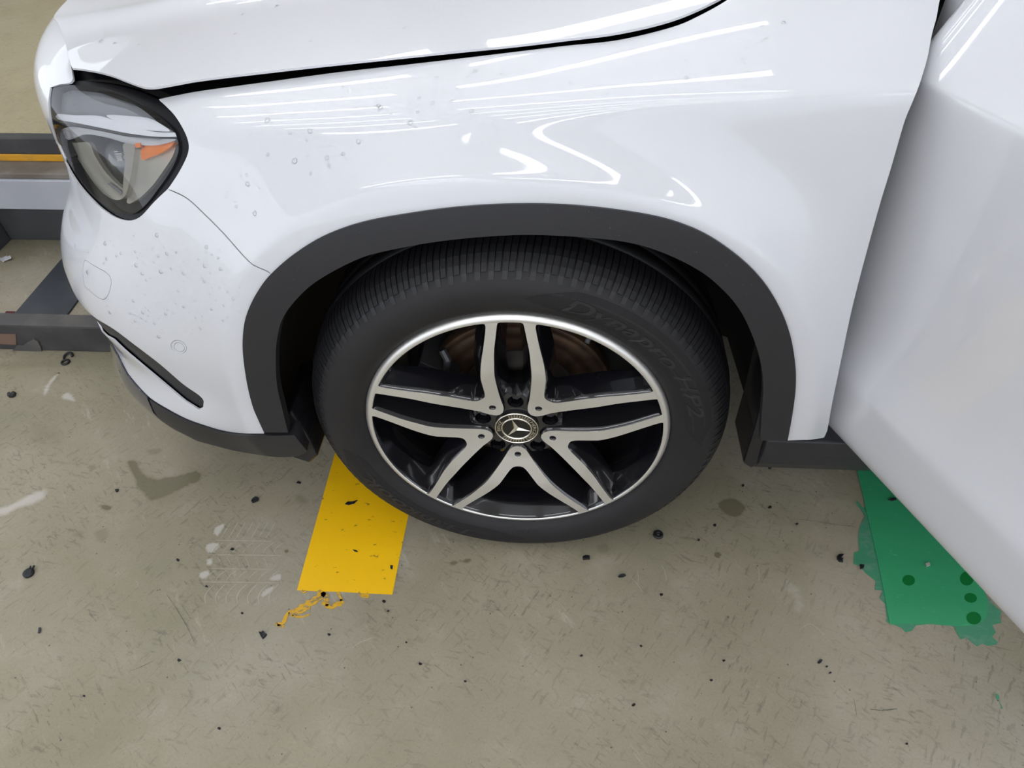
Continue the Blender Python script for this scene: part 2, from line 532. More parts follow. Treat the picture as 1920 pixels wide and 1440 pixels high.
# ------------------------------------------------------------------ setting
fl = MB().box((-9, -7, -.08), (9, 6, 0)).build('floor', M['floor']); tag(fl, 'beige painted concrete floor, scuffed and flecked', 'floor', kind='structure')
cl = MB().box((-5, -4.6, 2.75), (4.5, 6, 2.9)).build('ceiling', M['ceiling']); tag(cl, 'white painted ceiling', 'ceiling', kind='structure')
wb = MB().box((-9, 6, 0), (4.5, 6.15, 2.9)).build('wall_back', M['wall']); tag(wb, 'beige painted rear wall', 'wall', kind='structure')

# ceiling tubes: two reflected files; right file and outermost front rows added to brighten
lamp_rows = [(x, y) for x in (-1.60, -.10, 1.90) for y in (2.95, 2.35, 1.75, 1.15, .55, -.05, -.65, -1.25, -1.85, -2.45, -3.05, -3.65, -4.25) if not (x == -.10 and y < -3.2)]
first = None
for (x, y) in lamp_rows:
    if first is None:
        r = empty('tube_lamp', (x, y, 2.62))
        MB().box((-.62, -.035, .06), (.62, .035, .13)).build('fixture_body', M['fixture'], r)
        MB().tube([(-.60, 0, .03), (.60, 0, .03)], .028, 12).build('tube', M['tube'], r, smooth=True)
        for sx in (-.605, .605):
            MB().box((sx - .01, -.018, 0), (sx + .01, .018, .065)).build('lamp_holder', M['fixture'], r)
        first = r
    else:
        r = first.copy(); COL.objects.link(r); r.location = (x, y, 2.62)
        for ch in first.children:
            c = ch.copy(); COL.objects.link(c); c.parent = r
    tag(r, 'white tube lamp fixed under the ceiling, one of the reflected and added files', 'lamp', 'tube lamps under the ceiling')

# raised platform in front of the car
pf = empty('parking_platform', (-2.4, 1.03, 0))
tag(pf, 'raised parking platform with beige deck, yellow painted edge and pale steel beam', 'platform')


def pbox(name, a, b, m, parent=pf, bevel=0.003):
    o = MB().box(a, b).build(name, M[m], None, bevel=bevel)
    if parent:
        o.parent = parent; o.matrix_parent_inverse = parent.matrix_basis.inverted()
    return o


pbox('deck', (-4.5, 1.035, .20), (-.98, 5.9, .350), 'deck')
pbox('edge_angle', (-4.5, 1.0, .306), (-.98, 1.034, .353), 'darksteel')
pbox('yellow_edge', (-4.5, 1.001, .284), (-.98, 1.034, .3055), 'yellowpaint')
pbox('ledge', (-4.5, .932, .268), (-.98, 1.034, .2835), 'brown')
pbox('beam', (-4.5, .925, .176), (-.98, 1.034, .2675), 'whitesteel')
pbox('riser', (-4.5, 1.036, 0), (-.98, 1.08, .1995), 'darkwall')
pbox('support_block', (-4.5, .915, 0), (-1.665, 1.034, .1755), 'darkwall')

kb = empty('floor_beam', (-2.0, .55, 0))
tag(kb, 'low grey steel beam lying on the floor with peeling paint', 'beam')
pbox('beam_body', (-4.5, .527, 0), (-.62, .572, .083), 'darksteel', kb, .004)
pbox('beam_top', (-4.5, .5265, .0832), (-.62, .573, .0862), 'greysteel', kb, .001)  # top face in a lighter grey than the beam's front


def flat_poly(name, pts3, m, parent, th=.0008, z=None, smooth=False):
    """thin flat sheet from 3D outline points (lying on a plane)"""
    return MB().prism([tuple(p) for p in pts3], 0, th, lambda p, h: (p[0], p[1], p[2] + h)).build(name, M[m], parent)


def sheet(name, px, m, z0=.0002, th=.0006, parent=None, step=6, smooth=True, jit=0.0, closed=True):
    """thin sheet on the floor with the outline given as pixels of the photograph"""
    P = smooth_curve(px, step, closed=True) if smooth else [np.array(p, float) for p in px]
    if jit:
        P = [p + np.array([random.gauss(0, jit), random.gauss(0, jit)]) for p in P]
    G = np.array([ground(p)[:2] for p in P])
    V, T = cdt(G, (), (.05, .05))
    n = len(V)
    a = V[T[:, 1]] - V[T[:, 0]]; b = V[T[:, 2]] - V[T[:, 0]]
    T = T.copy(); w = a[:, 0] * b[:, 1] - a[:, 1] * b[:, 0] < 0
    T[w] = T[w][:, ::-1]
    verts = [(p[0], p[1], z0 + th) for p in V] + [(p[0], p[1], z0) for p in V]
    faces = [tuple(t) for t in T]
    cnt = {}
    for t in T:
        for k in range(3):
            e = (t[k], t[(k + 1) % 3])
            if (e[1], e[0]) in cnt: del cnt[(e[1], e[0])]
            else: cnt[e] = 1
    faces += [(i, j, j + n, i + n)[::-1] for (i, j) in cnt]
    return mobj(name, verts, faces, M[m], parent)


def on_plane_y(px, y, dx=0):
    p = plane_y(px, y); return p


# peeling patches on the beam's front face
def beam_patch(name, px, m, d):
    pts = [plane_y(p, .527) for p in px]
    pts = [np.array([p[0], .527, min(max(p[2], .001), .081)]) for p in pts]
    mb = MB().prism([tuple(p) for p in pts], .0002, d, lambda p, h: (p[0], p[1] - h, p[2]))
    o = mb.build(name, M[m]); o.parent = kb; o.matrix_parent_inverse = kb.matrix_basis.inverted(); return o


beam_patch('bare_patch', [(-40, 625), (30, 626), (31, 646), (12, 645), (-40, 642)], 'redbrown', .0015)
beam_patch('peeling_flake', [(26, 656), (34, 645), (44, 646), (54, 640), (65, 634), (73, 640), (78, 650), (82, 661), (50, 660)], 'greysteel', .004)

o = sheet('steel_plate', [(140, 462), (24, 597), (122, 600), (150, 562), (230, 500)], 'bluesteel', .0005, .006, smooth=False)
tag(o, 'blue grey steel plate lying flat between the floor beam and the platform', 'plate')
o = sheet('red_floor_mark', [(12, 583.5), (29, 584), (23, 595), (3, 595)], 'redpaint', .0002, .0006, fl, smooth=False)
pp = MB()
pc = ground((9, 489))
for k in range(7):
    a = random.random() * 6.28; q = Vector((pc[0] + math.cos(a) * .008, pc[1] + math.sin(a) * .006, .004 + .006 * random.random()))
    e1 = Vector((random.uniform(-1, 1), random.uniform(-1, 1), random.uniform(-.4, .4))) * .011; e2 = Vector((random.uniform(-1, 1), random.uniform(-1, 1), random.uniform(-.2, .5))) * .009
    lst = [q - e1 - e2, q + e1 - e2, q + e1 + e2, q - e1 + e2]
    lst = [Vector((p.x, p.y, max(p.z, .0005))) for p in lst]
    pp.add(lst + [p + Vector((0, 0, .0008)) for p in lst], [(3, 2, 1, 0), (4, 5, 6, 7), (0, 1, 5, 4), (1, 2, 6, 5), (2, 3, 7, 6), (3, 0, 4, 7)])
o = pp.build('paper_scrap', M['paper']); tag(o, 'crumpled white paper scrap on the floor below the platform', 'scrap')

# ------------------------------------------------------------------ the car: master surface
R11 = ['r0', 'r1', 'r1b', 'r2', 'r3', 'r4', 'r5', 'r6', 'r7', 'r7b', 'r8', 'r9', 'r10', 'r11']


def colx(x, yz): return [(x, y, z) for (y, z) in yz]


yzA = [(.04, .20), (-.004, .32), (-.009, .40), (-.012, .50), (-.010, .62), (-.004, .73), (.004, .81), (.010, .876), (.0115, .889), (.0145, .8925), (.028, .8995), (.105, .938), (.17, .960), (.28, .99)]
yzB = [(.05, .20), (.006, .32), (.001, .40), (-.002, .50), (.000, .62), (.006, .72), (.014, .79), (.021, .853), (.0248, .871), (.0295, .8765), (.046, .887), (.11, .916), (.165, .934), (.27, .960)]
yzC = [(.05, .20), (.007, .32), (.003, .40), (.001, .50), (.003, .61), (.010, .70), (.020, .765), (.034, .820), (.041, .846), (.049, .857), (.07, .869), (.112, .882), (.16, .892), (.27, .915)]
yzD = [(.055, .20), (.010, .31), (.008, .39), (.007, .49), (.009, .59), (.017, .67), (.029, .735), (.046, .79), (.056, .815), (.064, .827), (.083, .838), (.12, .85), (.17, .86), (.28, .88)]
E_ = [(-.45, .05, .19), (-.455, .008, .30), (-.458, .012, .37), (-.458, .008, .46), (-.462, .012, .56), (-.462, .024, .645), (-.457, .042, .71), (-.448, .065, .765), (-.443, .082, .790), (-.445, .092, .803), (-.455, .112, .814), (-.475, .145, .824), (-.46, .21, .84), (-.45, .31, .86)]
F_ = [(-.575, .085, .19), (-.598, .038, .29), (-.592, .056, .36), (-.600, .045, .45), (-.605, .055, .55), (-.600, .085, .625), (-.587, .125, .685), (-.572, .152, .74), (-.565, .170, .765), (-.562, .182, .778), (-.558, .203, .795), (-.555, .235, .812), (-.53, .29, .83), (-.50, .37, .85)]
G_ = [(-.672, .145, .19), (-.702, .096, .285), (-.690, .120, .355), (-.705, .108, .445), (-.708, .118, .545), (-.693, .155, .615), (-.684, .200, .675), (-.675, .228, .735), (-.670, .246, .758), (-.666, .256, .772), (-.658, .276, .79), (-.645, .312, .808), (-.61, .36, .825), (-.57, .43, .845)]
H_ = [(-.752, .225, .19), (-.785, .180, .285), (-.770, .205, .355), (-.792, .192, .445), (-.795, .200, .54), (-.762, .242, .612), (-.760, .285, .67), (-.760, .312, .73), (-.756, .328, .752), (-.752, .338, .767), (-.740, .356, .788), (-.715, .395, .807), (-.68, .43, .825), (-.64, .49, .848)]
I_ = [(-.815, .335, .19), (-.848, .300, .29), (-.835, .320, .36), (-.862, .308, .445), (-.862, .318, .535), (-.818, .355, .61), (-.812, .392, .668), (-.815, .412, .728), (-.812, .426, .75), (-.808, .436, .766), (-.795, .452, .788), (-.768, .485, .807), (-.73, .51, .826), (-.69, .55, .85)]
J_ = [(-.855, .54, .19), (-.885, .52, .29), (-.875, .53, .36), (-.900, .525, .445), (-.898, .53, .535), (-.862, .55, .61), (-.856, .565, .668), (-.860, .575, .728), (-.857, .582, .75), (-.853, .588, .766), (-.84, .60, .79), (-.812, .62, .81), (-.775, .63, .83), (-.73, .65, .855)]
ADJ = [(.036, 0), (.021, 0), (.002, 0), (.020, 0), (.002, 0), (-.011, 0), (.008, .002), (.027, .008), (.032, .012), (.034, .013), (.037, .015), (.038, .015), (.034, .015), (.02, .014)]
for _c, _n, _w in ((F_, (-.45, -.89), .6), (G_, (-.65, -.76), 1), (H_, (-.78, -.62), 1), (I_, (-.87, -.5), 1), (J_, (-.97, -.24), 1)):
    for _i in range(14):
        p = _c[_i]; a, dz = ADJ[_i]
        _c[_i] = (p[0] + _n[0] * a * _w, p[1] + _n[1] * a * _w, p[2] + dz * _w)
K_ = [(p[0] - .02, .90, p[2]) for p in J_]
NEAR = [colx(1.6, yzA), colx(1.1, yzA), colx(.75, yzA), colx(.47, yzA), colx(.25, yzB), colx(0, yzC), colx(-.27, yzD), E_, F_, G_, H_, I_, J_]
NET = NEAR + [K_] + [[(x, 1.8 - y, z) for (x, y, z) in c] for c in NEAR[::-1]]
UC = len(NEAR)          # u of the car's centre line


def archR(th): return .425 + .030 * np.sin(2 * th) ** 2


def flare(P):
    x, z = P[..., 0], P[..., 2] - .335
    r = np.hypot(x, z); th = np.arctan2(z, x)
    d = r - archR(th)
    e = d - .024
    e = .5 * (e + np.sqrt(e * e + .007 ** 2))          # softly rounded crease along the arch
    t = np.clip(e / .10, 0, 1)
    s = (1 - t) ** 2
    near = np.clip((.5 - P[..., 1]) / .3, 0, 1)
    Q = P.copy()
    Q[..., 1] = P[..., 1] - .026 * s * near
    return Q


BODY = Surf(NET, flare, dom=(2.0, UC + .4, 0, 13), flip=1)
_, nrm = BODY.pn(np.array([5.0]), np.array([4.0]))
if nrm[0][1] > 0: BODY.flip = -1

car = empty('car', (0, .9, 0))
tag(car, 'white compact car parked with its front door open and bonnet popped, wet with droplets', 'car')
car_inv = car.matrix_basis.inverted()


def own(o, parent=None):
    o.parent = parent or car
    if parent is None:
        o.matrix_parent_inverse = Matrix.Translation((0, -.9, 0))
    return o


S = smooth_curve
seam = [(314, 355), (350, 373), (383, 403), (417, 437), (457, 482), (475, 498), (490, 505), (508, 513)]
clad_out = [(495, 811), (484, 787), (473, 760), (462, 713), (455, 655), (458, 607), (470, 571), (488, 539), (508, 514), (551, 477), (607, 443), (676, 418), (759, 402), (857, 389), (960, 383), (1064, 385), (1168, 396), (1255, 413), (1325, 441), (1387, 484), (1429, 526), (1460, 574), (1481, 626), (1491, 682), (1492, 727), (1486, 776), (1477, 826)]
clad_in = [(540, 811), (530, 770), (519, 720), (517, 667), (520, 633), (530, 597), (557, 560), (596, 526), (662, 490), (718, 472), (829, 452), (960, 441), (1064, 443), (1168, 453), (1238, 472), (1307, 505), (1352, 540), (1387, 581), (1411, 630), (1427, 682), (1431, 727), (1428, 779), (1425, 826)]
lamp_rear = [(296, 186), (309, 197), (328, 217), (343, 241), (352, 262), (354, 279), (349, 297), (335, 324), (318, 350), (314, 355)]
lamp_front = [(314, 355), (300, 368), (286, 382), (267, 403), (252, 412), (235, 413), (213, 406), (188, 389), (166, 368), (147, 346), (130, 320), (112, 284), (99, 249), (94, 228), (91, 206), (91, 185), (94, 164)]
lamp_top = [(94, 164), (112, 156), (150, 152), (200, 156), (245, 166), (275, 177), (296, 186)]
gap_f = [(298, 186), (330, 179), (380, 170), (505, 153), (630, 136), (755, 122), (860, 110), (960, 98), (1060, 86), (1160, 75), (1260, 51), (1310, 30), (1362, 1), (1400, -28), (1450, -75)]
rear_f = [(1790, -90), (1775, -50), (1762, 0), (1756, 33), (1748, 62), (1739, 108), (1731, 136), (1724, 158), (1712, 189), (1698, 222), (1687, 258), (1670, 317), (1645, 400), (1602, 560), (1578, 671), (1559, 763), (1551, 808), (1546, 819)]
bot_f = [(1544, 821), (1521, 824), (1500, 825), (1477, 826)]
i0 = clad_out.index((508, 514))
c_front, c_rear = S(clad_out[:i0 + 1], 7), S(clad_out[i0:], 7)

fender_px = S(gap_f, 10) + S(rear_f, 10) + S(bot_f, 7) + c_rear[::-1] + [p + np.array([1.6, -1.6]) for p in S(seam, 6)[::-1][1:-1]] + S(lamp_rear, 5)[::-1][:-1]
fender = own(panel('fender', BODY, BODY.uvs(fender_px, 'fender'), M['paint'], None, flange=.012, step=(.025, .035)))

# bumper
slot_px = S([(130, 530), (140, 552), (150, 567), (163, 582), (180, 597), (213, 617), (253, 647), (300, 683), (343, 720), (373, 741), (382, 752), (381, 763), (373, 768)], 6) + S([(347, 752), (300, 713), (260, 680), (233, 657), (212, 637)], 6)
low_w = [(552, 812), (525, 813), (495, 813), (450, 812), (417, 807), (383, 797), (350, 785), (317, 768), (283, 747), (258, 722), (240, 700)]
uv_low = BODY.uvs(S(low_w, 7), 'low')
# white lower edge goes on round the nose at the level where the photograph shows it
uvA = uv_low[-1]
NLV = 1.80
nose_low = [np.array([uvA[0] + (UC - uvA[0]) * k / 24, uvA[1] + (NLV - uvA[1]) * min(1, k / 2)]) for k in range(1, 25)]
bon_front = [(134, 128), (128, 100), (121, 72), (112, 50), (109, 40)]
uv_bf = BODY.uvs(S(bon_front, 6), 'bonfront')
uvB = uv_bf[-1]
top_c = [np.array([UC - (UC - uvB[0]) * k / 14, uvB[1] + (11.6 - uvB[1]) * (1 - k / 14)]) for k in range(0, 14)]
i495 = min(range(len(uv_low)), key=lambda i: np.linalg.norm(S(low_w, 7)[i] - np.array([495, 813])))
bump_uv = uv_low[i495:] + nose_low + [np.array([UC, NLV + (11.6 - NLV) * k / 40]) for k in range(1, 40)] + top_c + uv_bf[::-1] + \
    BODY.uvs(S([(137, 147), (131, 155), (112, 158)], 5) + S(lamp_front, 5)[::-1] + S(seam, 6)[1:-1] + c_front[::-1], 'bump')
tow_px = S([(159, 488), (170, 494), (184, 502), (200, 511), (207, 520), (209, 530), (206, 545), (201, 557), (194, 562), (184, 558), (172, 549), (160, 538), (156, 525), (155, 505)], 4, closed=True)


def ell(c, rx, ry, rot, n=28):
    return [np.array([c[0] + rx * math.cos(t) * math.cos(rot) - ry * math.sin(t) * math.sin(rot), c[1] + rx * math.cos(t) * math.sin(rot) + ry * math.sin(t) * math.cos(rot)]) for t in [2 * math.pi * k / n for k in range(n)]]


def grow(P, d):
    c = np.mean(P, 0)
    return [c + (p - c) * (1 + d / np.linalg.norm(p - c)) for p in P]


slot_uv = BODY.uvs(slot_px, 'slot', strict=True)
# the slot runs on round the nose as a grille opening
sa, sb = slot_uv[0], slot_uv[-1]
slot_full = slot_uv + [np.array([sb[0] + (UC - .02 - sb[0]) * k / 14, sb[1] + (2.50 - sb[1]) * min(1, k / 3.0)]) for k in range(1, 15)] + \
    [np.array([UC - .02 - (UC - .02 - sa[0]) * k / 14, sa[1] + .08]) for k in range(0, 14)]
tow_uv = BODY.uvs(tow_px, 'tow')
sen_uv = BODY.uvs(ell((335, 650.5), 15.5, 12, .45), 'sensor')
bumper = own(panel('front_bumper', BODY, bump_uv, M['paint'], None, holes=[slot_full, tow_uv, sen_uv], flange=.003, step=(.05, .07), mirror=.9))
o = own(panel('tow_eye_cover', BODY, BODY.uvs(grow(tow_px, -.9), 'tow2'), M['paint'], None, flange=.006, step=(.05, .07)), bumper)
SUB = BODY.offset(-.0012)
o = own(panel('sensor_ring', SUB, SUB.uvs(ell((335, 650.5), 14.8, 11.4, .45), 's1'), M['paint'], None, holes=[SUB.uvs(ell((336, 651), 10.5, 8.2, .45), 's2')], flange=.006), bumper)
o = own(panel('parking_sensor', SUB, SUB.uvs(ell((336, 651), 9.8, 7.6, .45), 's3'), M['paint'], None, flange=.006), bumper)
# recessed dark backing of the air intake
BK = BODY.offset(-.006, dom=(6, UC + .4, 0, 8))
g = np.mean(slot_full, 0)
back_uv = [p + np.array([0.0, .30 if p[1] > 2.6 else -.2]) for p in slot_full]
o = own(panel('air_intake', BK, slot_full, M['plastic'], None, flange=.002, mirror=.9, step=(.08, .15)), bumper)
own(panel('intake_lining', BODY.offset(-.034), [np.array([6.8, .9]), np.array([UC, .9]), np.array([UC, 4.2]), np.array([6.8, 4.2])], M['black'], None, flange=0, mirror=.9, step=(.15, .3)), bumper)
# lower lip: chrome at the nose, dark plastic to the wheel arch
def vline(u0, u1, v, n): return [np.array([u0 + (u1 - u0) * k / n, v]) for k in range(n + 1)]
uch = BODY.uvs([(283, 747)], 'ch')[0][0]
lowc = [p for p in uv_low if p[0] <= uch]
lowd = [p for p in uv_low if p[0] > uch] + nose_low
ua = uv_low[0][0]
LIP = BODY.offset(.003)
VL = .28
dark_uv = lowc + vline(uch, ua, VL, 20)
lip_b = LIP.uvs(S([(576, 846), (560, 855), (520, 857), (467, 850), (430, 843), (400, 835), (370, 827), (345, 818)], 8), 'lipb')
lip_b = [p for p in lip_b if p[0] < uch - .1]
o = own(panel('lower_lip', LIP, [p - np.array([0, .02]) for p in lowc] + vline(uch, lip_b[-1][0] + .1, VL, 6) + lip_b[::-1], M['plastic'], None, flange=.03, step=(.06, .1)))
o = own(panel('chrome_skid_trim', LIP, [p - np.array([0, .02]) for p in lowd] + vline(UC, uch + .02, VL, 20), M['chrome'], None, flange=.03, step=(.06, .1), mirror=.9))

# wheel arch cladding
CL = BODY.offset(.004)
clad_uv = CL.uvs(S(clad_out, 7) + S([(1477, 826), (1450, 826), (1425, 826)], 8)[1:] + S(clad_in, 7)[::-1][1:] + S([(540, 811), (518, 811), (495, 811)], 8)[1:-1], 'clad')
arch = own(panel('wheel_arch_cladding', CL, clad_uv, M['plastic'], None, flange=.016, step=(.05, .08)))

# bonnet
zx = np.array([-.95, -.80, -.68, -.48, -.30, 0, .25, .5, .7]); zz = np.array([.772, .790, .803, .838, .862, .893, .930, .962, .985])


def bon_z(x, y):
    b = np.interp(x, zx, zz)
    t = (y - .9) / .77
    z = b + .052 * (1 - t * t)
    return z + (.010 if .41 < y < 1.39 else 0) + (.004 if abs(y - .412) < .01 else 0)


ys_ = [.04, .09, .13, .18, .24, .31, .375, .412, .432, .52, .70, .90]
ys_ = ys_ + [1.8 - y for y in ys_[:-1][::-1]]
xs_ = [.62, .50, .38, .25, .12, 0, -.12, -.25, -.38, -.50, -.60, -.68, -.76, -.84, -.90]
BON = Surf([[(x, y, bon_z(x, y)) for y in ys_] for x in xs_], dom=(0, len(xs_) - 1, 0, 14), res=(.06, .06))
_, nrm = BON.pn(np.array([5.0]), np.array([4.0]))
if nrm[0][2] < 0: BON.flip = -1
bon_side = [(135, 127), (160, 130), (187, 135), (212, 142), (235, 151), (262, 161), (280, 164), (300, 162), (333, 156), (380, 148), (505, 133), (630, 119), (755, 106), (860, 95), (960, 85), (1060, 73), (1160, 60), (1260, 36), (1340, 2), (1390, -30), (1440, -78)]
YC = (len(ys_) - 1) / 2
b_uv = BON.uvs(S(bon_side, 8), 'bonside')
e = b_uv[-1]
rear = [np.array([e[0] - .15 * k, e[1] + (YC - e[1]) * k / 10]) for k in range(1, 11)]
ff = BON.uvs(S([(109, 44), (113, 54), (121, 75), (128, 102), (133, 122)], 7), 'bonf')
f0 = ff[0]
mid = [np.array([rear[-1][0] + (f0[0] + .7 - rear[-1][0]) * k / 30, YC]) for k in range(1, 30)]
fr = [np.array([f0[0] + .7 * (1 - (k / 12) ** 2), YC + (f0[1] - YC) * k / 12]) for k in range(0, 12)]
bonnet = own(panel('bonnet', BON, b_uv + rear + mid + fr + ff, M['paint'], None, flange=.003, step=(.12, .12), mirror=.9))

# black sheet painting the shade in the gap under the bonnet's edge
UN = BODY.offset(-.016)
own(panel('bonnet_gap_shade', UN, vline(3.3, 11.5, 13, 60) + vline(11.5, 3.3, 10.2, 60), M['seal_gap_shade'], None, flange=0, step=(.1, .2)))
# door
PHI = math.radians(66)
DD = np.array([math.cos(PHI), -math.sin(PHI), 0]); DN = np.array([-math.sin(PHI), -math.cos(PHI), 0]); DH = np.array([.473, .039, 0])
dprof = [(.30, -.060), (.335, -.030), (.362, -.008), (.385, .000), (.42, .004), (.462, .009), (.476, .010), (.49, .008), (.54, -.001), (.62, -.003), (.72, .002), (.80, .008), (.862, .0125), (.879, .0125), (.885, .0105), (.892, .004), (.955, -.040), (1.0, -.068), (1.06, -.10), (1.12, -.13)]
dcol = [(-.075, -.045), (-.06, -.016), (-.045, -.004), (-.02, 0), (.03, 0), (.12, 0), (.25, 0), (.4, 0), (.6, 0), (.8, 0), (1.0, 0)]
DOOR = Surf([[tuple(DH + DD * s + DN * (w + w2) + np.array([0, 0, z])) for (z, w) in dprof] for (s, w2) in dcol], dom=(0, 10, 0, 19))
_, nrm = DOOR.pn(np.array([5.0]), np.array([9.0]))
if nrm[0][1] > 0: DOOR.flip = -1
vb, vt = 1.9, 18.4
door_uv = vline(.4, 9.6, vb, 60) + [np.array([9.6, vb + (vt - vb) * k / 30]) for k in range(1, 30)] + vline(9.6, .4, vt, 60) + [np.array([.4, vt - (vt - vb) * k / 30]) for k in range(1, 30)]
door = own(panel('front_door', DOOR, door_uv, M['paint'], None, flange=.02, step=(.12, .12)))
inner = []
for s, h0, h1 in ((.0, .40, .98),):
    A = DH + DD * .05 - DN * .03; B = DH + DD * 1.0 - DN * .03
    mb = MB()
    q = [(A, .39), (B, .39), (B, .90), (A, .90)]
    mb.add([tuple(p + np.array([0, 0, z])) for p, z in q] + [tuple(p - DN * .05 + np.array([0, 0, z])) for p, z in q], [(0, 1, 2, 3), (7, 6, 5, 4), (0, 4, 5, 1), (1, 5, 6, 2), (2, 6, 7, 3), (3, 7, 4, 0)])
    own(mb.build('door_trim', M['plastic'], None), door)

# ------------------------------------------------------------------ headlight
lamp_px = S(lamp_rear, 5)[:-1] + S(lamp_front, 5)[:-1] + S(lamp_top, 5)[:-1]
lens_px = [(96, 168), (112, 160), (151, 160), (188, 164), (218, 172), (252, 187), (280, 204), (308, 225), (325, 243), (333, 262), (335, 280), (329, 303), (314, 330), (297, 354), (276, 381), (255, 399), (236, 402), (214, 396), (190, 379), (166, 356), (146, 331), (127, 301), (112, 272), (101, 244), (96, 220), (94, 190)]
lens_px = S(lens_px, 5, closed=True)
HD = (5.5, 12, 4, 13)
SEAT = BODY.offset(-.005, HD)
lamp = own(panel('headlight', SEAT, SEAT.uvs(lamp_px, 'lamp'), M['seal_gap_shade'], None, holes=[SEAT.uvs(lens_px, 'lensh')], flange=.02, step=(.05, .1)))
tag(lamp, 'headlight with black surround')
LENS = BODY.offset(-.002, HD)
o = own(panel('lens', LENS, LENS.uvs(lens_px, 'lens'), M['lens'], None, flange=0, step=(.05, .1)), lamp)
# bowl behind the lens
l_uv = LENS.uvs(lamp_px, 'bowl')
lu = np.array(l_uv)
P0, N0 = BODY.pn(lu[:, 0], lu[:, 1])
inw = np.array([.55, .80, -.05]); inw /= np.linalg.norm(inw)
cen = P0.mean(0)
rings = []
for d, k in ((.006, 1.0), (.04, .95), (.085, .85), (.11, .70), (.12, .4)):
    c2 = cen + inw * d
    rings.append([c2 + (p - cen) * k - N0[i] * 0.004 for i, p in enumerate(P0)] if k > .9 else [c2 + (p - cen) * k for p in P0])
n = len(P0)
vv = [p for r in rings for p in r] + [cen + inw * .122]
ff2 = [(a * n + i, a * n + (i + 1) % n, (a + 1) * n + (i + 1) % n, (a + 1) * n + i) for a in range(len(rings) - 1) for i in range(n)] + [((len(rings) - 1) * n + i, (len(rings) - 1) * n + (i + 1) % n, len(vv) - 1) for i in range(n)]
own(mobj('lamp_housing', vv, ff2, M['smoke'], None, smooth=True), lamp)


def lamp_bit(name, px, depth, m, fl=.006, step=5, bulge=0):
    s2 = BODY.offset(-depth, HD)
    return own(panel(name, s2, s2.uvs(S(px, step, closed=True), name), M[m], None, flange=fl, step=(.05, .12)), lamp)


lamp_bit('upper_sheen', [(103, 208), (112, 180), (150, 168), (212, 178), (262, 202), (304, 236), (316, 250), (290, 240), (240, 236), (165, 232), (108, 228)], .020, 'lamp_grey')  # grey panel painting the sky and ceiling reflected in the lens
lamp_bit('light_guide', [(107, 214), (140, 216), (190, 218), (240, 236), (290, 247), (330, 249), (331, 256), (290, 256), (240, 250), (190, 240), (140, 230), (109, 224)], .008, 'drl')
lamp_bit('side_light_cover', [(200, 216), (250, 218), (280, 222), (304, 234), (318, 246), (285, 245), (243, 240), (222, 230)], .009, 'drl')
lamp_bit('lower_bezel', [(135, 238), (190, 246), (240, 256), (300, 260), (330, 262), (296, 272), (262, 272), (235, 268), (200, 258), (160, 252), (128, 262), (112, 246)], .014, 'reflector')
lamp_bit('inner_reflector', [(118, 262), (138, 268), (166, 268), (178, 292), (196, 320), (216, 342), (232, 356), (230, 372), (212, 374), (188, 358), (160, 330), (136, 298)], .020, 'reflector_warm')
lamp_bit('divider', [(231, 270), (252, 272), (250, 300), (244, 335), (236, 366), (230, 372), (231, 340), (234, 300)], .016, 'reflector_warm', .02)
lamp_bit('outer_reflector', [(254, 282), (300, 284), (328, 270), (324, 292), (305, 322), (284, 350), (258, 374), (238, 380), (246, 345), (252, 312)], .024, 'reflector_warm')
lamp_bit('indicator', [(266, 276), (286, 271), (310, 265), (328, 262), (322, 274), (300, 288), (284, 294), (266, 300)], .018, 'amber')
lamp_bit('indicator_tip', [(252, 270), (262, 268), (264, 275), (254, 277)], .012, 'amber', .003)
lamp_bit('lens_marking', [(201, 344), (206, 342), (229, 360), (226, 365)], .017, 'lamp_grey', .0005, 30)
lamp_bit('guide_groove', [(112, 226), (150, 233), (200, 243), (250, 253), (300, 258), (300, 260), (250, 256), (198, 246), (148, 236), (112, 229)], .011, 'smoke', .001)
# projector
sp = BODY.offset(-.055, HD)
hu = sp.uvs([(226, 302)], 'proj')[0]
pc, pn_ = sp.pn(np.array([hu[0]]), np.array([hu[1]]))
ax = Vector((-.88, -.45, .05)).normalized()
prof = [(.034, -.02), (.034, 0), (.031, .004), (.028, .010), (.020, .016), (.010, .019), (.0005, .020)]
a1 = ax.orthogonal().normalized(); a2 = ax.cross(a1)
vv = [Vector(pc[0]) + ax * h + (a1 * math.cos(t) + a2 * math.sin(t)) * r for (r, h) in prof for t in [2 * math.pi * k / 28 for k in range(28)]]
ff2 = [(i * 28 + k, i * 28 + (k + 1) % 28, (i + 1) * 28 + (k + 1) % 28, (i + 1) * 28 + k) for i in range(len(prof) - 1) for k in range(28)]
own(mobj('projector', vv, ff2, M['glassball'], None, smooth=True), lamp)

# ------------------------------------------------------------------ wheel
WC = np.array([0, 0, .335])


def lathe(name, prof, mats, parent, n=96, segmat=None, smooth=True, flat=None, closed=False):
    """prof: (radius, y) about the wheel axis"""
    vv, ff_, fm = [], [], []
    for (r, y) in prof:
        for k in range(n):
            t = 2 * math.pi * k / n
            vv.append([r * math.cos(t), y, WC[2] + r * math.sin(t)])
    m = len(prof)
    for i in range(m if closed else m - 1):
        j = (i + 1) % m
        for k in range(n):
            ff_.append((i * n + k, i * n + (k + 1) % n, j * n + (k + 1) % n, j * n + k)); fm.append(segmat[i] if segmat else 0)
    if flat is not None:
        for v in vv:
            if v[2] < flat: v[2] = flat
    return mobj(name, vv, ff_, mats[0], parent, smooth, mats=mats, fmat=fm)


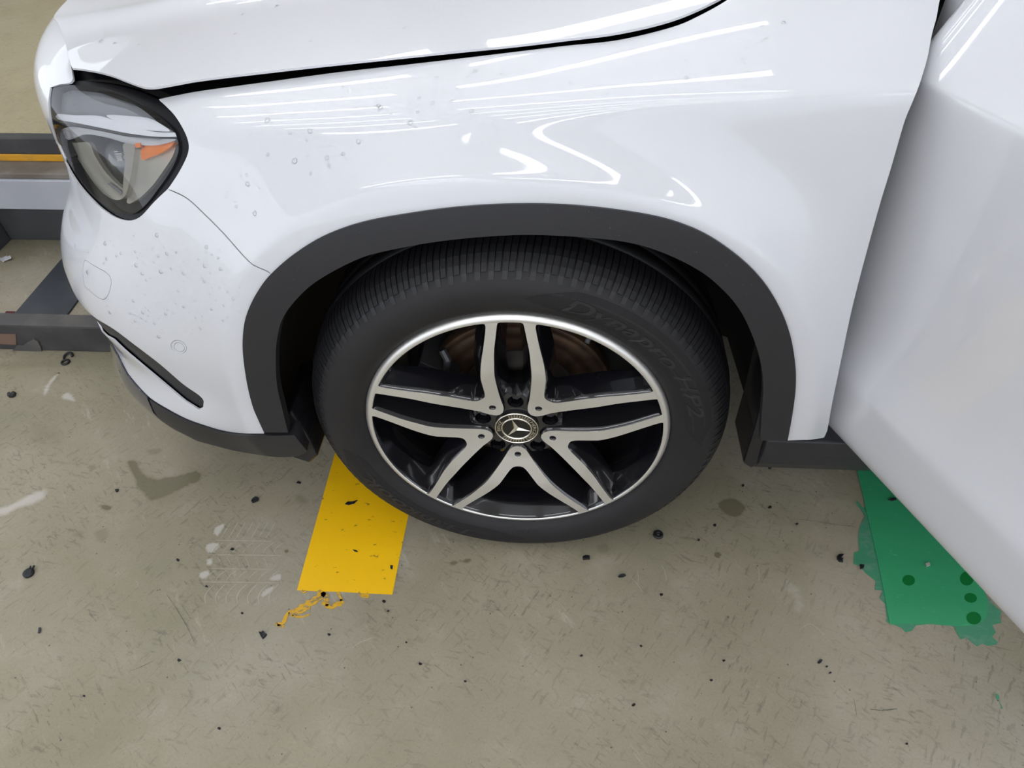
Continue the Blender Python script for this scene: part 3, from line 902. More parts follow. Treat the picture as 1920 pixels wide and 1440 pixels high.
tp = [(.236, .020), (.2475, .006), (.252, -.001), (.262, -.008), (.280, -.0125), (.298, -.0115), (.311, -.006), (.319, .0015), (.3265, .011), (.333, .022), (.337, .034), (.3395, .05), (.341, .075), (.3415, .118), (.341, .160), (.338, .19), (.328, .212), (.31, .23), (.285, .238), (.25, .232), (.236, .222)]
tyre = own(lathe('tyre', tp, [M['rubber']], None, 180, flat=.0006))
tag(tyre, 'black road tyre with lettered sidewall')
# tread: shoulder blocks (outer row) and two ribs further in
sh = [(.3115, -.0058), (.3205, .0012), (.3285, .0105), (.3365, .022), (.3410, .034), (.3440, .048), (.3455, .062)]


def block_mesh(prof, half, skew, depth=.0055, name='tread_block'):
    vv, m = [], len(prof)
    for i, (r, y) in enumerate(prof):
        sk = skew * i / (m - 1)
        for t in (-half + sk, half + sk):
            vv.append((r * math.sin(t), y, r * math.cos(t)))
    for i, (r, y) in enumerate(prof):
        sk = skew * i / (m - 1)
        for t in (-half + sk, half + sk):
            q = r - depth; vv.append((q * math.sin(t), y + depth * .5, q * math.cos(t)))
    b = 2 * m
    f = []
    for i in range(m - 1):
        a = 2 * i
        f.append((a, a + 1, a + 3, a + 2)[::-1])
        f.append((a, a + 2, b + a + 2, b + a)[::-1])
        f.append((a + 1, b + a + 1, b + a + 3, a + 3)[::-1])
    f.append((0, b, b + 1, 1)[::-1]); f.append((2 * m - 2, 2 * m - 1, b + 2 * m - 1, b + 2 * m - 2)[::-1])
    me = bpy.data.meshes.new(name); me.from_pydata(vv, [], f); me.materials.append(M['rubber_tread']); me.update()
    return me


NB = 216
bm_a = block_mesh(sh, math.radians(360 / NB / 2 * .80), math.radians(.9))
bm_b = block_mesh(sh[1:], math.radians(360 / NB / 2 * .80), math.radians(.9))
for k in range(NB):
    a = 360 / NB * k
    dd = (a + 180) % 360 - 180          # 0 = top
    if abs(dd) > 158: continue
    o = bpy.data.objects.new('tread_block', bm_a if k % 2 else bm_b); COL.objects.link(o)
    o.parent = tyre; o.location = tuple(WC); o.rotation_euler = (0, math.radians(dd), 0)
for (y0, y1, r) in ((.068, .098, .3465), (.106, .136, .3465), (.144, .172, .3455)):
    rp = [(r - .006, y0), (r, y0 + .001), (r, y1 - .001), (r - .006, y1)]
    o = lathe('tread_rib', rp, [M['rubber_tread']], tyre, 180, flat=.0006)


def side_y(r):
    rr = [p[0] for p in tp[:12]]; yy = [p[1] for p in tp[:12]]
    return float(np.interp(r, rr, yy))


def text_mesh(body, size=1.0, shear=0.0, offset=0.0, extrude=.02, spacing=1.0):
    c = bpy.data.curves.new('lettering', 'FONT'); c.body = body; c.size = size; c.shear = shear; c.offset = offset; c.extrude = extrude; c.resolution_u = 3; c.space_character = spacing
    o = bpy.data.objects.new('lettering', c); COL.objects.link(o)
    bpy.context.view_layer.update()
    dg = bpy.context.evaluated_depsgraph_get()
    me = bpy.data.meshes.new_from_object(o.evaluated_get(dg))
    bpy.data.objects.remove(o); bpy.data.curves.remove(c)
    return me


def arc_text(name, body, r0, h, th_start, cw, m, parent, yfun, rel, shear=0, offset=0, spacing=1.0, width=None):
    """text around the wheel axis, letter tops outwards, running clockwise from th_start (degrees)"""
    me = text_mesh(body, 1.0, shear, offset, .02, spacing)
    co_ = np.zeros(len(me.vertices) * 3); me.vertices.foreach_get('co', co_); co_ = co_.reshape(-1, 3)
    x = co_[:, 0] - co_[:, 0].min(); W_ = x.max()
    k = h / .72
    sx = k if width is None else math.radians(width) * r0 / W_
    r = r0 + co_[:, 1] * k
    th = math.radians(th_start) - x * sx / r0
    lift = (co_[:, 2] + .02) / .04 * rel
    y = np.array([yfun(q) for q in r]) - lift
    out = np.stack([r * np.cos(th), y, WC[2] + r * np.sin(th)], 1)
    me.vertices.foreach_set('co', out.ravel()); me.materials.clear(); me.materials.append(M[m]); me.update()
    bm = bmesh.new(); bm.from_mesh(me); bmesh.ops.recalc_face_normals(bm, faces=bm.faces); bm.to_mesh(me); bm.free()
    me.name = name
    o = bpy.data.objects.new(name, me); COL.objects.link(o); o.parent = parent
    return o


def side_patch(name, pts, m, parent, rel):
    """smooth area of the sidewall: list of (theta deg, r_in, r_out)"""
    vv, ff_ = [], []
    nr = 6
    for (t, a, b) in pts:
        for k in range(nr):
            r = a + (b - a) * k / (nr - 1)
            vv.append((r * math.cos(math.radians(t)), side_y(r) - rel, WC[2] + r * math.sin(math.radians(t))))
    for i in range(len(pts) - 1):
        for k in range(nr - 1):
            ff_.append((i * nr + k, i * nr + k + 1, (i + 1) * nr + k + 1, (i + 1) * nr + k))
    o = mobj(name, vv, ff_, M[m], parent, smooth=True)
    return o


def crescent(t0, t1, ra, rb, tail=.9, n=40):
    out = []
    for k in range(n + 1):
        f = k / n
        t = t0 + (t1 - t0) * f
        w = min(1, (f / .16)) ** .8 * min(1, ((1 - f) / .10)) ** .8
        mid = ra + (rb - ra) * (.35 + .35 * (1 - w) * (1 if f > .5 else .3))
        out.append((t, mid + (ra - mid) * w, mid + (rb - mid) * w))
    return out


side_patch('sidewall_panel', crescent(87, 0, .268, .3085), 'rubber_dark', tyre, .0004)
side_patch('sidewall_panel', crescent(-88, -172, .268, .3085), 'rubber_dark', tyre, .0004)
M['rubber_letter'] = mat('tyre_letter_rubber', (0.0145, 0.0138, 0.0148), .55)
arc_text('sidewall_lettering', 'Dynapro HP2', .2755, .0225, 76, True, 'rubber_letter', tyre, lambda q: side_y(q) - .0004, .0007, shear=.35, offset=.02, width=63)
arc_text('sidewall_lettering', 'Hankook', .278, .021, -109, True, 'rubber_letter', tyre, lambda q: side_y(q) - .0004, .0007, shear=.2, offset=.02, width=48)
arc_text('sidewall_lettering', 'TUBELESS', .2555, .0055, -83, True, 'rubber_letter', tyre, side_y, .0006, width=11)
arc_text('sidewall_lettering', 'RADIAL', .2645, .0055, -82, True, 'rubber_letter', tyre, side_y, .0006, width=8.5)

# rim
rp = [(.2472, .010), (.2468, .0045), (.2455, .0018), (.2420, -.0010), (.2365, -.0032), (.2350, -.0015), (.2325, .006), (.226, .022), (.219, .04), (.2145, .06), (.2125, .10), (.2125, .20), (.222, .215), (.236, .222)]
rim = own(lathe('wheel_rim', rp, [M['alu'], M['gloss_black'], M['barrel']], None, 160, segmat=[0, 0, 0, 0, 0, 1, 1, 1, 1, 1, 2, 2, 2, 2]))
tag(rim, 'five-spoke alloy rim with machined faces and gloss black sides')


def ysp(r): return float(np.interp(r, [0, .055, .07, .13, .145, .19, .236, .25], [.0095, .0095, .0082, -.0028, -.0042, -.0042, -.0031, -.0025]))


def pol(r, a): return (r * math.cos(math.radians(a)), r * math.sin(math.radians(a)))


hb = [pol(*q) for q in ((.0900, 0), (.0905, 3), (.0922, 5.3), (.0965, 7.4), (.1030, 9.3), (.1190, 12.3), (.1330, 14.3), (.1420, 15.9), (.1500, 17.3), (.1620, 19.2), (.1760, 21.4), (.1900, 23.4), (.2050, 25.1), (.2200, 26.5), (.2300, 27.2), (.2350, 27.2), (.2368, 26.2))]
hc = [pol(*q) for q in ((.2368, 32.6), (.2350, 31.6), (.2300, 31.2), (.2200, 30.6), (.2050, 29.6), (.1900, 28.4), (.1750, 27.3), (.1620, 26.4), (.1500, 25.4), (.1420, 24.7), (.1340, 24.0), (.1180, 22.8), (.1000, 21.3), (.0850, 19.7), (.0700, 17.8), (.0600, 16.6), (.0540, 15.2), (.0490, 12.6), (.0445, 8.0), (.0425, 0))]
half = hb[1:] + [pol(.2368, 29.4)] + hc[:-1]
V_out = [hb[0]] + half + [hc[-1]] + [(a, -b) for a, b in half[::-1]]
V_out = np.array(V_out)
hole = np.array([(.0625 + .0058 * math.cos(t), .0058 * math.sin(t)) for t in [2 * math.pi * k / 16 for k in range(16)]])


def spoke_mesh():
    V, T = cdt(V_out, [hole], (.008, .008))
    a = V[T[:, 1]] - V[T[:, 0]]; b = V[T[:, 2]] - V[T[:, 0]]
    T = T.copy(); w = a[:, 0] * b[:, 1] - a[:, 1] * b[:, 0] < 0
    T[w] = T[w][:, ::-1]
    vv = [(p[1], ysp(math.hypot(*p)), p[0]) for p in V]
    ff_ = [tuple(t) for t in T]
    fm = [0] * len(ff_)

    def wall(loop, sgn, steps):
        nonlocal vv, ff_, fm
        L = np.array(loop); n = len(L)
        d = np.roll(L, -1, 0) - np.roll(L, 1, 0)
        nn = np.stack([d[:, 1], -d[:, 0]], 1); nn /= np.linalg.norm(nn, axis=1, keepdims=True)
        ar = 0.5 * np.sum(L[:, 0] * np.roll(L[:, 1], -1) - np.roll(L[:, 0], -1) * L[:, 1])
        if ar < 0: nn = -nn
        prev = None
        for (off, dep) in steps:
            base = len(vv)
            for i in range(n):
                q = L[i] + nn[i] * off * sgn
                r = math.hypot(*L[i])
                # thin towards the rim so that the spoke foot stays inside the barrel
                vv.append((q[1], ysp(r) + dep, q[0]))
            if prev is not None:
                for i in range(n):
                    j = (i + 1) % n
                    ff_.append((prev + i, prev + j, base + j, base + i)); fm.append(1)
            prev = base
    wall(V_out, 1, [(0, 0), (.0006, .0006), (.0035, .008), (.0095, .022), (.0150, .042)])
    wall(hole, -1, [(0, 0), (.0, .012)])
    me = bpy.data.meshes.new('spoke')
    me.from_pydata(vv, [], ff_)
    me.materials.append(M['alu']); me.materials.append(M['gloss_black'])
    me.polygons.foreach_set('material_index', fm)
    bm = bmesh.new(); bm.from_mesh(me); bmesh.ops.remove_doubles(bm, verts=bm.verts, dist=1e-6); bmesh.ops.recalc_face_normals(bm, faces=bm.faces); bm.to_mesh(me); bm.free()
    for p in me.polygons: p.use_smooth = p.material_index == 1
    return me


sm = spoke_mesh()
for k in range(5):
    o = bpy.data.objects.new('spoke', sm); COL.objects.link(o); o.parent = rim; o.location = tuple(WC)
    ang = math.radians(-89.1 + 72 * k)          # direction of the apex
    o.rotation_euler = (0, math.pi / 2 - ang, 0)

# hub carrier with bolt holes
def circ(c, r, n): return [np.array([c[0] + r * math.cos(2 * math.pi * k / n), c[1] + r * math.sin(2 * math.pi * k / n)]) for k in range(n)]


LUG = [(.0575 * math.cos(math.radians(90.9 + 72 * k)), .0575 * math.sin(math.radians(90.9 + 72 * k))) for k in range(5)]
V, T = cdt(circ((0, 0), .082, 60), [circ(c, .0132, 22) for c in LUG], (.008, .008))
a = V[T[:, 1]] - V[T[:, 0]]; b = V[T[:, 2]] - V[T[:, 0]]
T = T.copy(); w = a[:, 0] * b[:, 1] - a[:, 1] * b[:, 0] < 0; T[w] = T[w][:, ::-1]
def yh(r): return .0165 + max(0, (r - .074)) * 2.2
vv = [(p[0], yh(math.hypot(*p)), WC[2] + p[1]) for p in V]; ff_ = [tuple(t) for t in T]
for c in LUG:
    C1 = circ(c, .0132, 22); n0 = len(vv)
    for dep, rr in ((0, 1), (.022, .92), (.0225, .4)):
        for p in C1:
            q = np.array(c) + (p - np.array(c)) * rr
            vv.append((q[0], yh(math.hypot(*p)) + dep, WC[2] + q[1]))
    for s_ in range(2):
        for i in range(22): ff_.append((n0 + s_ * 22 + i, n0 + s_ * 22 + (i + 1) % 22, n0 + (s_ + 1) * 22 + (i + 1) % 22, n0 + (s_ + 1) * 22 + i))
o = mobj('hub_carrier', vv, ff_, M['gloss_black'], rim)
lathe('hub_back', [(.082, .034), (.084, .06), (.075, .062), (.07, .10)], [M['barrel']], rim, 48)
for c in LUG:
    o = MB().tube([(c[0], yh(.0575) + .020, WC[2] + c[1]), (c[0], yh(.0575) + .012, WC[2] + c[1])], [.0085, .0075], 6).build('wheel_bolt', M['darksteel'], rim)
# centre cap
lathe('centre_cap', [(.0362, .018), (.0362, .0125), (.035, .0112), (.0335, .0108), (.0005, .0105)], [M['emblem_black']], rim, 64)
lathe('emblem_ring', [(.0362, .0116), (.0358, .0098), (.0346, .0094), (.0340, .0108)], [M['emblem']], rim, 64)
lathe('emblem_ring', [(.0258, .0106), (.0252, .0090), (.0240, .0086), (.0230, .0106)], [M['emblem']], rim, 64)
RC = -101
vv = [(0, .0070, WC[2])]
for k in range(3):
    t = math.radians(90 + RC + 120 * k); t2 = t + math.radians(60)
    vv.append((.0236 * math.cos(t), .0102, WC[2] + .0236 * math.sin(t)))
    vv.append((.0046 * math.cos(t2), .0106, WC[2] + .0046 * math.sin(t2)))
mobj('emblem_star', vv, [(0, i, i % 6 + 1) for i in range(1, 7)], M['emblem'], rim)
flat_y = lambda q: .0108
arc_text('emblem_lettering', 'MERCEDES', .0270, .0056, 90 + RC + 48, True, 'emblem', rim, flat_y, .0007, offset=.012, width=96)
arc_text('emblem_lettering', 'BENZ', .0270, .0056, 270 + RC + 24, True, 'emblem', rim, flat_y, .0007, offset=.012, width=48)
mb = MB()
for sgn in (0, 180):
    for k in range(9):
        t = math.radians(RC + sgn + (-34 + 68 * k / 8))
        for r in (.0280, .0312):
            c = np.array([r * math.cos(t), r * math.sin(t)]); e1 = np.array([-math.sin(t + .5), math.cos(t + .5)]) * .0022; e2 = np.array([math.cos(t + .5), math.sin(t + .5)]) * .0011
            poly = [c - e1, c - e2, c + e1, c + e2]
            mb.prism([tuple(p) for p in poly], 0, .0006, lambda p, h: (p[0], .0108 - h, WC[2] + p[1]))
mb.build('emblem_laurel', M['emblem'], rim)
# valve
vt_ = math.radians(57)
p0 = np.array([.2125 * math.cos(vt_), .062, WC[2] + .2125 * math.sin(vt_)]); p1 = np.array([.196 * math.cos(vt_), .040, WC[2] + .196 * math.sin(vt_)])
o = MB().tube([p0, p0 * .7 + p1 * .3, p0 * .65 + p1 * .35, p1], [.0055, .005, .0042, .0042], 10).build('valve_stem', M['debris_grey'], rim, smooth=True)
# brake
disc = own(lathe('brake_disc', [(.158, .118), (.158, .094), (.1575, .0935), (.150, .0932), (.1495, .0938), (.144, .0938), (.1435, .0932), (.128, .0932), (.1275, .0940), (.118, .0932), (.100, .0932), (.099, .0945), (.094, .096), (.088, .075), (.07, .072), (.02, .07)], [M['rust'], M['disc_hub']], None, 96, segmat=[0] * 11 + [1] * 5))
lathe('dust_shield', [(.205, .155), (.19, .150), (.10, .150), (.04, .15)], [M['black']], disc, 64)
ca = empty('brake_caliper'); own(ca)
def wpt(r, deg, y): t = math.radians(deg); return (r * math.cos(t), y, WC[2] + r * math.sin(t))
def arc_block(name, r0, r1, t0, t1, y0, y1, m, parent, n=8):
    mb = MB()
    poly = [(r0, t0 + (t1 - t0) * k / n) for k in range(n + 1)] + [(r1, t1 - (t1 - t0) * k / n) for k in range(n + 1)]
    mb.prism(poly, y0, y1, lambda p, h: wpt(p[0], p[1], h))
    return own(mb.build(name, M[m], None, bevel=.002), parent)
arc_block('caliper_body', .115, .185, 148, 200, .060, .150, 'caliper', ca)
arc_block('caliper_finger', .105, .150, 152, 166, .052, .075, 'caliper', ca)
arc_block('caliper_finger', .105, .150, 182, 196, .052, .075, 'caliper', ca)
br = MB().tube([wpt(.168, 136, .070), wpt(.150, 139, .066), wpt(.138, 148, .062), wpt(.120, 150, .062), wpt(.112, 142, .064)], [.006, .007, .005, .006, .006], 8)
own(br.build('pad_clip', M['caliper'], None), ca)
ch = MB().prism([(.125, 12), (.150, 9), (.152, 15), (.132, 19)], .066, .080, lambda p, h: wpt(p[0], p[1], h))
own(ch.build('hub_flange', M['caliper'], None), ca)

# ------------------------------------------------------------------ wheel arch liner, sill, added inner boxes
la = []
nA = 48
for k in range(nA + 1):
    t = math.radians(-12 + 204 * k / nA)
    la.append(t)
vv, ff_ = [], []
ly = [.020, .035, .16, .36]
lr = [.436, .438, .436, .425]
for t in la:
    for y, r in zip(ly, lr):
        vv.append((r * math.cos(t) * (1.0 if y < .1 else .98), y, .335 + r * math.sin(t)))
for i in range(nA):
    for j in range(3): ff_.append((i * 4 + j, i * 4 + j + 1, (i + 1) * 4 + j + 1, (i + 1) * 4 + j))
n0 = len(vv); vv.append((0, .36, .40))
for i in range(nA): ff_.append((i * 4 + 3, n0, (i + 1) * 4 + 3))
liner = own(mobj('wheel_arch_liner', vv, ff_, M['liner'], None, smooth=True))
sol = liner.modifiers.new('thickness', 'SOLIDIFY'); sol.thickness = .004; sol.offset = 1
# rear splash guard (black, behind the tyre) and front air deflector
def guard(name, pts_outer, y0, y1, th, m):
    mb = MB()
    mb.prism(pts_outer, y0, y1, lambda p, h: (p[0], h, p[1]))
    return own(mb.build(name, M[m], None, bevel=.004))
guard('splash_guard', [(.386, .62), (.400, .50), (.404, .40), (.408, .285), (.392, .262), (.376, .275), (.376, .36), (.372, .46), (.358, .56)], .004, .10, 0, 'gloss_plastic')
guard('air_deflector', [(-.372, .36), (-.395, .35), (-.41, .30), (-.40, .238), (-.372, .224), (-.352, .245), (-.358, .30)], .010, .14, 0, 'gloss_plastic')
sl = MB()
sec = [(.052, .235), (.012, .258), (-.002, .285), (-.006, .312), (-.004, .344), (.03, .350), (.10, .350), (.10, .235)]
nS = len(sec)
for xx in (.398, .55, 1.0, 1.75):
    sl.v += [(xx, y, z) for (y, z) in sec]
for i in range(3):
    for k in range(nS): sl.f.append((i * nS + k, i * nS + (k + 1) % nS, (i + 1) * nS + (k + 1) % nS, (i + 1) * nS + k))
sl.f += [tuple(range(nS)), tuple(range(3 * nS, 4 * nS))]
own(sl.build('sill_cladding', M['plastic'], None, bevel=.003))
bd = MB()
bd.box((.46, .11, .24), (2.2, 1.69, .40)); bd.box((-.40, .38, .24), (.46, 1.42, .78)); bd.box((-.66, .40, .26), (-.40, 1.40, .72)); bd.box((.46, .16, .40), (.62, 1.64, .86))
own(bd.build('body_light_block', M['black'], None))  # black boxes added inside the car to stop light leaking through
# door pillar seen in the gap above the open door
own(MB().prism([(.50, .42), (.62, .42), (.66, .95), (.78, 1.14), (.70, 1.16), (.55, 1.0), (.50, .95)], .112, .17, lambda p, h: (p[0], h, p[1])).build('door_pillar', M['paint'], None, bevel=.006))

# cabin front: cowl, windscreen, pillars, roof and the dashboard behind the glass
own(MB().box((.44, .24, .925), (.56, 1.56, .972)).build('cowl', M['plastic'], None, bevel=.01))
ws = [(.52, .24, .985), (.52, 1.56, .985), (1.13, 1.42, 1.41), (1.13, .38, 1.41)]
own(MB().prism(ws, 0, .006, lambda p, h: (p[0] - h * .55, p[1], p[2] + h * .8)).build('windscreen', M['glass'], None))
for sy in (0, 1):
    pil = [(.50, .185, .975), (.80, .265, 1.20), (1.13, .345, 1.42), (1.30, .36, 1.45)]
    own(MB().tube([(x, y if not sy else 1.8 - y, z) for x, y, z in pil], [.034, .034, .036, .03], 10).build('windscreen_pillar', M['paint'], None, smooth=True))
own(MB().prism([(1.10, 1.415), (1.45, 1.455), (2.0, 1.47), (2.5, 1.44), (2.5, 1.40), (1.12, 1.385)], .36, 1.44, lambda p, h: (p[0], h, p[1])).build('roof', M['paint'], None, bevel=.012))
own(MB().prism([(.62, .55), (.60, .93), (.72, .985), (.98, .965), (1.02, .80), (.95, .55)], .20, 1.60, lambda p, h: (p[0], h, p[1])).build('dashboard', M['liner'], None, bevel=.01))

# ------------------------------------------------------------------ floor markings, stains and litter
def fade_mat(name, color, rough, lo=.35, hi=.65, scale=30, strength=1.0):
    """the floor's own concrete with a stain that fades out towards its edge"""
    return concrete(name, *FLOOR_ARGS, overlay=(color, rough, lo, hi, scale, strength))


M['f_wet'] = fade_mat('wet_film', (0.165, 0.15, 0.09), .2, .28, .70, 45, .85)
M['f_damp'] = fade_mat('damp_stain', (0.20, 0.18, 0.115), .40, .35, .9, 25, .65)
M['f_pale'] = fade_mat('pale_bloom', (0.56, 0.53, 0.48), .6, .35, .95, 25, .75)
M['f_scratch'] = fade_mat('pale_scratches', (0.60, 0.57, 0.51), .6, .75, 1.1, 90, .55)
M['f_chalk'] = fade_mat('chalk_print', (0.56, 0.535, 0.47), .8, .45, .9, 160, .55)
M['f_dark'] = fade_mat('rubber_smear', (0.05, 0.05, 0.045), .7, .5, 1.0, 90, .8)


def soft(name, px, m, fade=.02, parent=fl, z=.0004, grid=None):
    P = smooth_curve(px, 5, closed=True)
    G = np.array([ground(p)[:2] for p in P])
    ext = (G.max(0) - G.min(0)).max()
    g = grid or max(.003, ext / 28)
    V, T = cdt(G, (), (g, g))
    d = np.sqrt(((V[:, None] - G[None]) ** 2).sum(-1)).min(1)
    f = np.clip(d / fade, 0, 1)
    a = V[T[:, 1]] - V[T[:, 0]]; b = V[T[:, 2]] - V[T[:, 0]]
    T = T.copy(); w = a[:, 0] * b[:, 1] - a[:, 1] * b[:, 0] < 0; T[w] = T[w][:, ::-1]
    o = mobj(name, [(p[0], p[1], z) for p in V], [tuple(t) for t in T], M[m], parent)
    at = o.data.attributes.new('fade', 'FLOAT', 'POINT'); at.data.foreach_set('value', f.astype(np.float32))
    return o


def ribbons(name, lines, m, parent=None, z=.0005, fade=1.0):
    """strokes on the floor: each a list of pixels with a width in pixels; one mesh"""
    vv, ff_, fv = [], [], []
    for pts, w in lines:
        P = smooth_curve(pts, 5)
        n0 = len(vv); n = len(P)
        for i, p in enumerate(P):
            d = P[min(i + 1, n - 1)] - P[max(i - 1, 0)]; d = d / max(np.linalg.norm(d), 1e-6); nn = np.array([-d[1], d[0]])
            ww = w * (0.35 + .65 * math.sin(math.pi * (i + .5) / n) ** .5)
            for q in (p - nn * ww / 2, p, p + nn * ww / 2):
                g = ground(q); vv.append((g[0], g[1], z))
            fv += [.25 * fade, fade, .25 * fade]
        for i in range(n - 1):
            for k in range(2):
                ff_.append((n0 + i * 3 + k, n0 + i * 3 + k + 1, n0 + (i + 1) * 3 + k + 1, n0 + (i + 1) * 3 + k))
    o = mobj(name, vv, ff_, M[m], parent)
    bm = bmesh.new(); bm.from_mesh(o.data)
    for f in bm.faces:
        f.normal_update()
        if f.normal.z < 0: f.normal_flip()
    bm.to_mesh(o.data); bm.free()
    at = o.data.attributes.new('fade', 'FLOAT', 'POINT'); at.data.foreach_set('value', np.array(fv, np.float32))
    return o


# yellow tape
o = sheet('floor_tape', [(557, 1107), (620, 880), (652, 765), (806, 775), (762, 985), (748, 1052), (736, 1115), (690, 1113), (640, 1110), (600, 1109)], 'yellow', .0003, .0007, smooth=False)
tag(o, 'yellow floor tape running under the front tyre', 'floor tape')
tr = empty('tape_residue', tuple(ground((590, 1130))))
tag(tr, 'shredded yellow tape residue beside the cut end of the yellow tape', 'tape residue')
for px, w in (([(533, 1176), (520, 1172), (516, 1170)], 5), ([(520, 1171), (530, 1168), (536, 1158), (541, 1148)], 7), ([(541, 1150), (556, 1146), (572, 1138), (588, 1128), (600, 1118), (606, 1109)], 15), ([(548, 1155), (565, 1157), (582, 1152)], 4), ([(606, 1110), (612, 1124), (609, 1136)], 12), ([(610, 1136), (622, 1138), (636, 1132), (643, 1126)], 10), ([(634, 1110), (638, 1120), (641, 1127)], 5), ([(566, 1108), (570, 1111), (574, 1108)], 4), ([(672, 1112), (684, 1118), (692, 1115)], 8)):
    P = smooth_curve(px, 4); n = len(P); L_, R_ = [], []
    for i, p in enumerate(P):
        d = P[min(i + 1, n - 1)] - P[max(i - 1, 0)]; d = d / max(np.linalg.norm(d), 1e-6); nn = np.array([-d[1], d[0]])
        L_.append(p - nn * (w / 2) * random.uniform(.55, 1.25)); R_.append(p + nn * (w / 2) * random.uniform(.55, 1.25))
    o = sheet('tape_shred', L_ + R_[::-1], 'yellow2', .0003, .0009, smooth=False)
    o.parent = tr; o.matrix_parent_inverse = tr.matrix_basis.inverted()

# green tape: torn under-layer and the sheet on it
gt = empty('green_floor_tape', tuple(ground((1720, 1060))))
tag(gt, 'torn green floor tape below the open car door', 'floor tape')
g2 = [(1607, 942), (1613, 952), (1622, 968), (1613, 985), (1609, 1006), (1611, 1034), (1601, 1036), (1600, 1058), (1612, 1062), (1624, 1076), (1630, 1080), (1642, 1090), (1640, 1106), (1655, 1108), (1649, 1122), (1659, 1132), (1663, 1160), (1661, 1166), (1676, 1172), (1690, 1177), (1698, 1186), (1710, 1183), (1717, 1173), (1745, 1170), (1788, 1175), (1794, 1188), (1801, 1199), (1812, 1196), (1824, 1206), (1832, 1212), (1842, 1207), (1852, 1211), (1868, 1209), (1871, 1204), (1860, 1194), (1867, 1186), (1860, 1172), (1878, 1168), (1874, 1158), (1878, 1147), (1866, 1138), (1850, 1118), (1844, 1108), (1800, 1040), (1700, 900), (1640, 900), (1628, 950), (1618, 952)]
g1 = [(1604, 866), (1608, 890), (1614, 915), (1622, 950), (1630, 985), (1640, 1028), (1650, 1075), (1658, 1115), (1664, 1150), (1668, 1171), (1700, 1170), (1760, 1171), (1800, 1174), (1830, 1172), (1848, 1160), (1852, 1140), (1846, 1112), (1930, 1060), (1830, 880), (1700, 830)]
o = sheet('tape_underlayer', g2, 'green2', .0002, .0006, smooth=False); o.parent = gt; o.matrix_parent_inverse = gt.matrix_basis.inverted()
o = sheet('tape_sheet', g1, 'green', .0009, .0010, smooth=False); o.parent = gt; o.matrix_parent_inverse = gt.matrix_basis.inverted()
for c, rx, ry in (((1703, 1089), 12, 10), ((1819, 1122), 12, 9), ((1825, 1160), 14, 12), ((1812, 1086), 13, 13)):
    o = sheet('water_spot', [tuple(p) for p in ell(c, rx, ry, .2, 14)], 'wetgreen', .0019, .0003); o.parent = gt; o.matrix_parent_inverse = gt.matrix_basis.inverted()
o = sheet('tape_shred', [(1606, 939), (1612, 945), (1620, 958), (1626, 965), (1621, 967), (1613, 954), (1604, 944)], 'green2', .0002, .0012, smooth=False); o.parent = gt; o.matrix_parent_inverse = gt.matrix_basis.inverted()
for px in ([(1866, 1300), (1872, 1303), (1874, 1311), (1868, 1312)], [(1872, 1312), (1880, 1328), (1878, 1330)]):
    o = sheet('tape_shred', px, 'green2', .0002, .0006, smooth=False); o.parent = gt; o.matrix_parent_inverse = gt.matrix_basis.inverted()

# wet patches and stains
soft('wet_patch', [(232, 868), (246, 858), (262, 862), (270, 880), (290, 892), (325, 888), (350, 884), (372, 878), (384, 892), (372, 908), (350, 918), (325, 930), (300, 940), (278, 944), (265, 930), (250, 915), (244, 895)], 'f_wet', .015)
soft('wet_patch', [(268, 842), (290, 838), (308, 840), (300, 852), (280, 856)], 'f_damp', .01)
soft('wet_patch', [(160, 875), (178, 868), (184, 878), (170, 886)], 'f_damp', .01)
soft('wet_patch', [(182, 948), (198, 942), (214, 948), (208, 958), (190, 960)], 'f_wet', .01)
soft('wet_patch', [(130, 998), (150, 990), (162, 998), (150, 1012), (132, 1010)], 'f_damp', .015)
soft('wet_patch', [(170, 995), (195, 986), (212, 992), (205, 1015), (185, 1024), (170, 1012)], 'f_damp', .015)
soft('wet_patch', [(1342, 940), (1362, 930), (1385, 934), (1402, 948), (1400, 962), (1380, 974), (1356, 966), (1344, 954)], 'f_wet', .012)
soft('wet_patch', [(1336, 1036), (1348, 1032), (1356, 1040), (1348, 1050), (1337, 1046)], 'f_wet', .008)
soft('wet_patch', [(1115, 1020), (1140, 1016), (1148, 1030), (1138, 1042), (1118, 1040)], 'f_damp', .01)
soft('wet_patch', [(840, 1052), (856, 1048), (862, 1056), (850, 1064), (842, 1062)], 'f_wet', .008)
soft('wet_patch', [(866, 1050), (880, 1044), (888, 1050), (880, 1058), (868, 1058)], 'f_wet', .008)
soft('wet_patch', [(530, 1032), (540, 1028), (544, 1036), (534, 1042)], 'f_wet', .008)
soft('wet_patch', [(545, 925), (570, 920), (590, 935), (575, 955), (550, 950)], 'f_damp', .02)
soft('wet_patch', [(1535, 975), (1555, 972), (1560, 984), (1545, 990)], 'f_damp', .012)
soft('dirt_stain', [(-40, 672), (60, 668), (170, 668), (215, 672), (216, 690), (150, 700), (60, 700), (-40, 706)], 'f_damp', .05)
soft('dirt_stain', [(30, 790), (90, 770), (150, 800), (140, 850), (70, 860), (20, 840)], 'f_damp', .08)
soft('pale_stain', [(112, 748), (120, 736), (133, 734), (146, 750), (138, 756)], 'f_pale', .01)
soft('pale_stain', [(78, 740), (84, 722), (98, 706), (112, 698), (110, 706), (98, 722), (88, 742)], 'f_pale', .01)
soft('pale_stain', [(-20, 955), (20, 938), (60, 918), (90, 912), (92, 932), (66, 950), (40, 958), (10, 972), (-20, 975)], 'f_pale', .02)
soft('pale_stain', [(1425, 1085), (1470, 1066), (1512, 1080), (1540, 1130), (1535, 1165), (1500, 1175), (1470, 1155), (1450, 1115)], 'f_pale', .08)
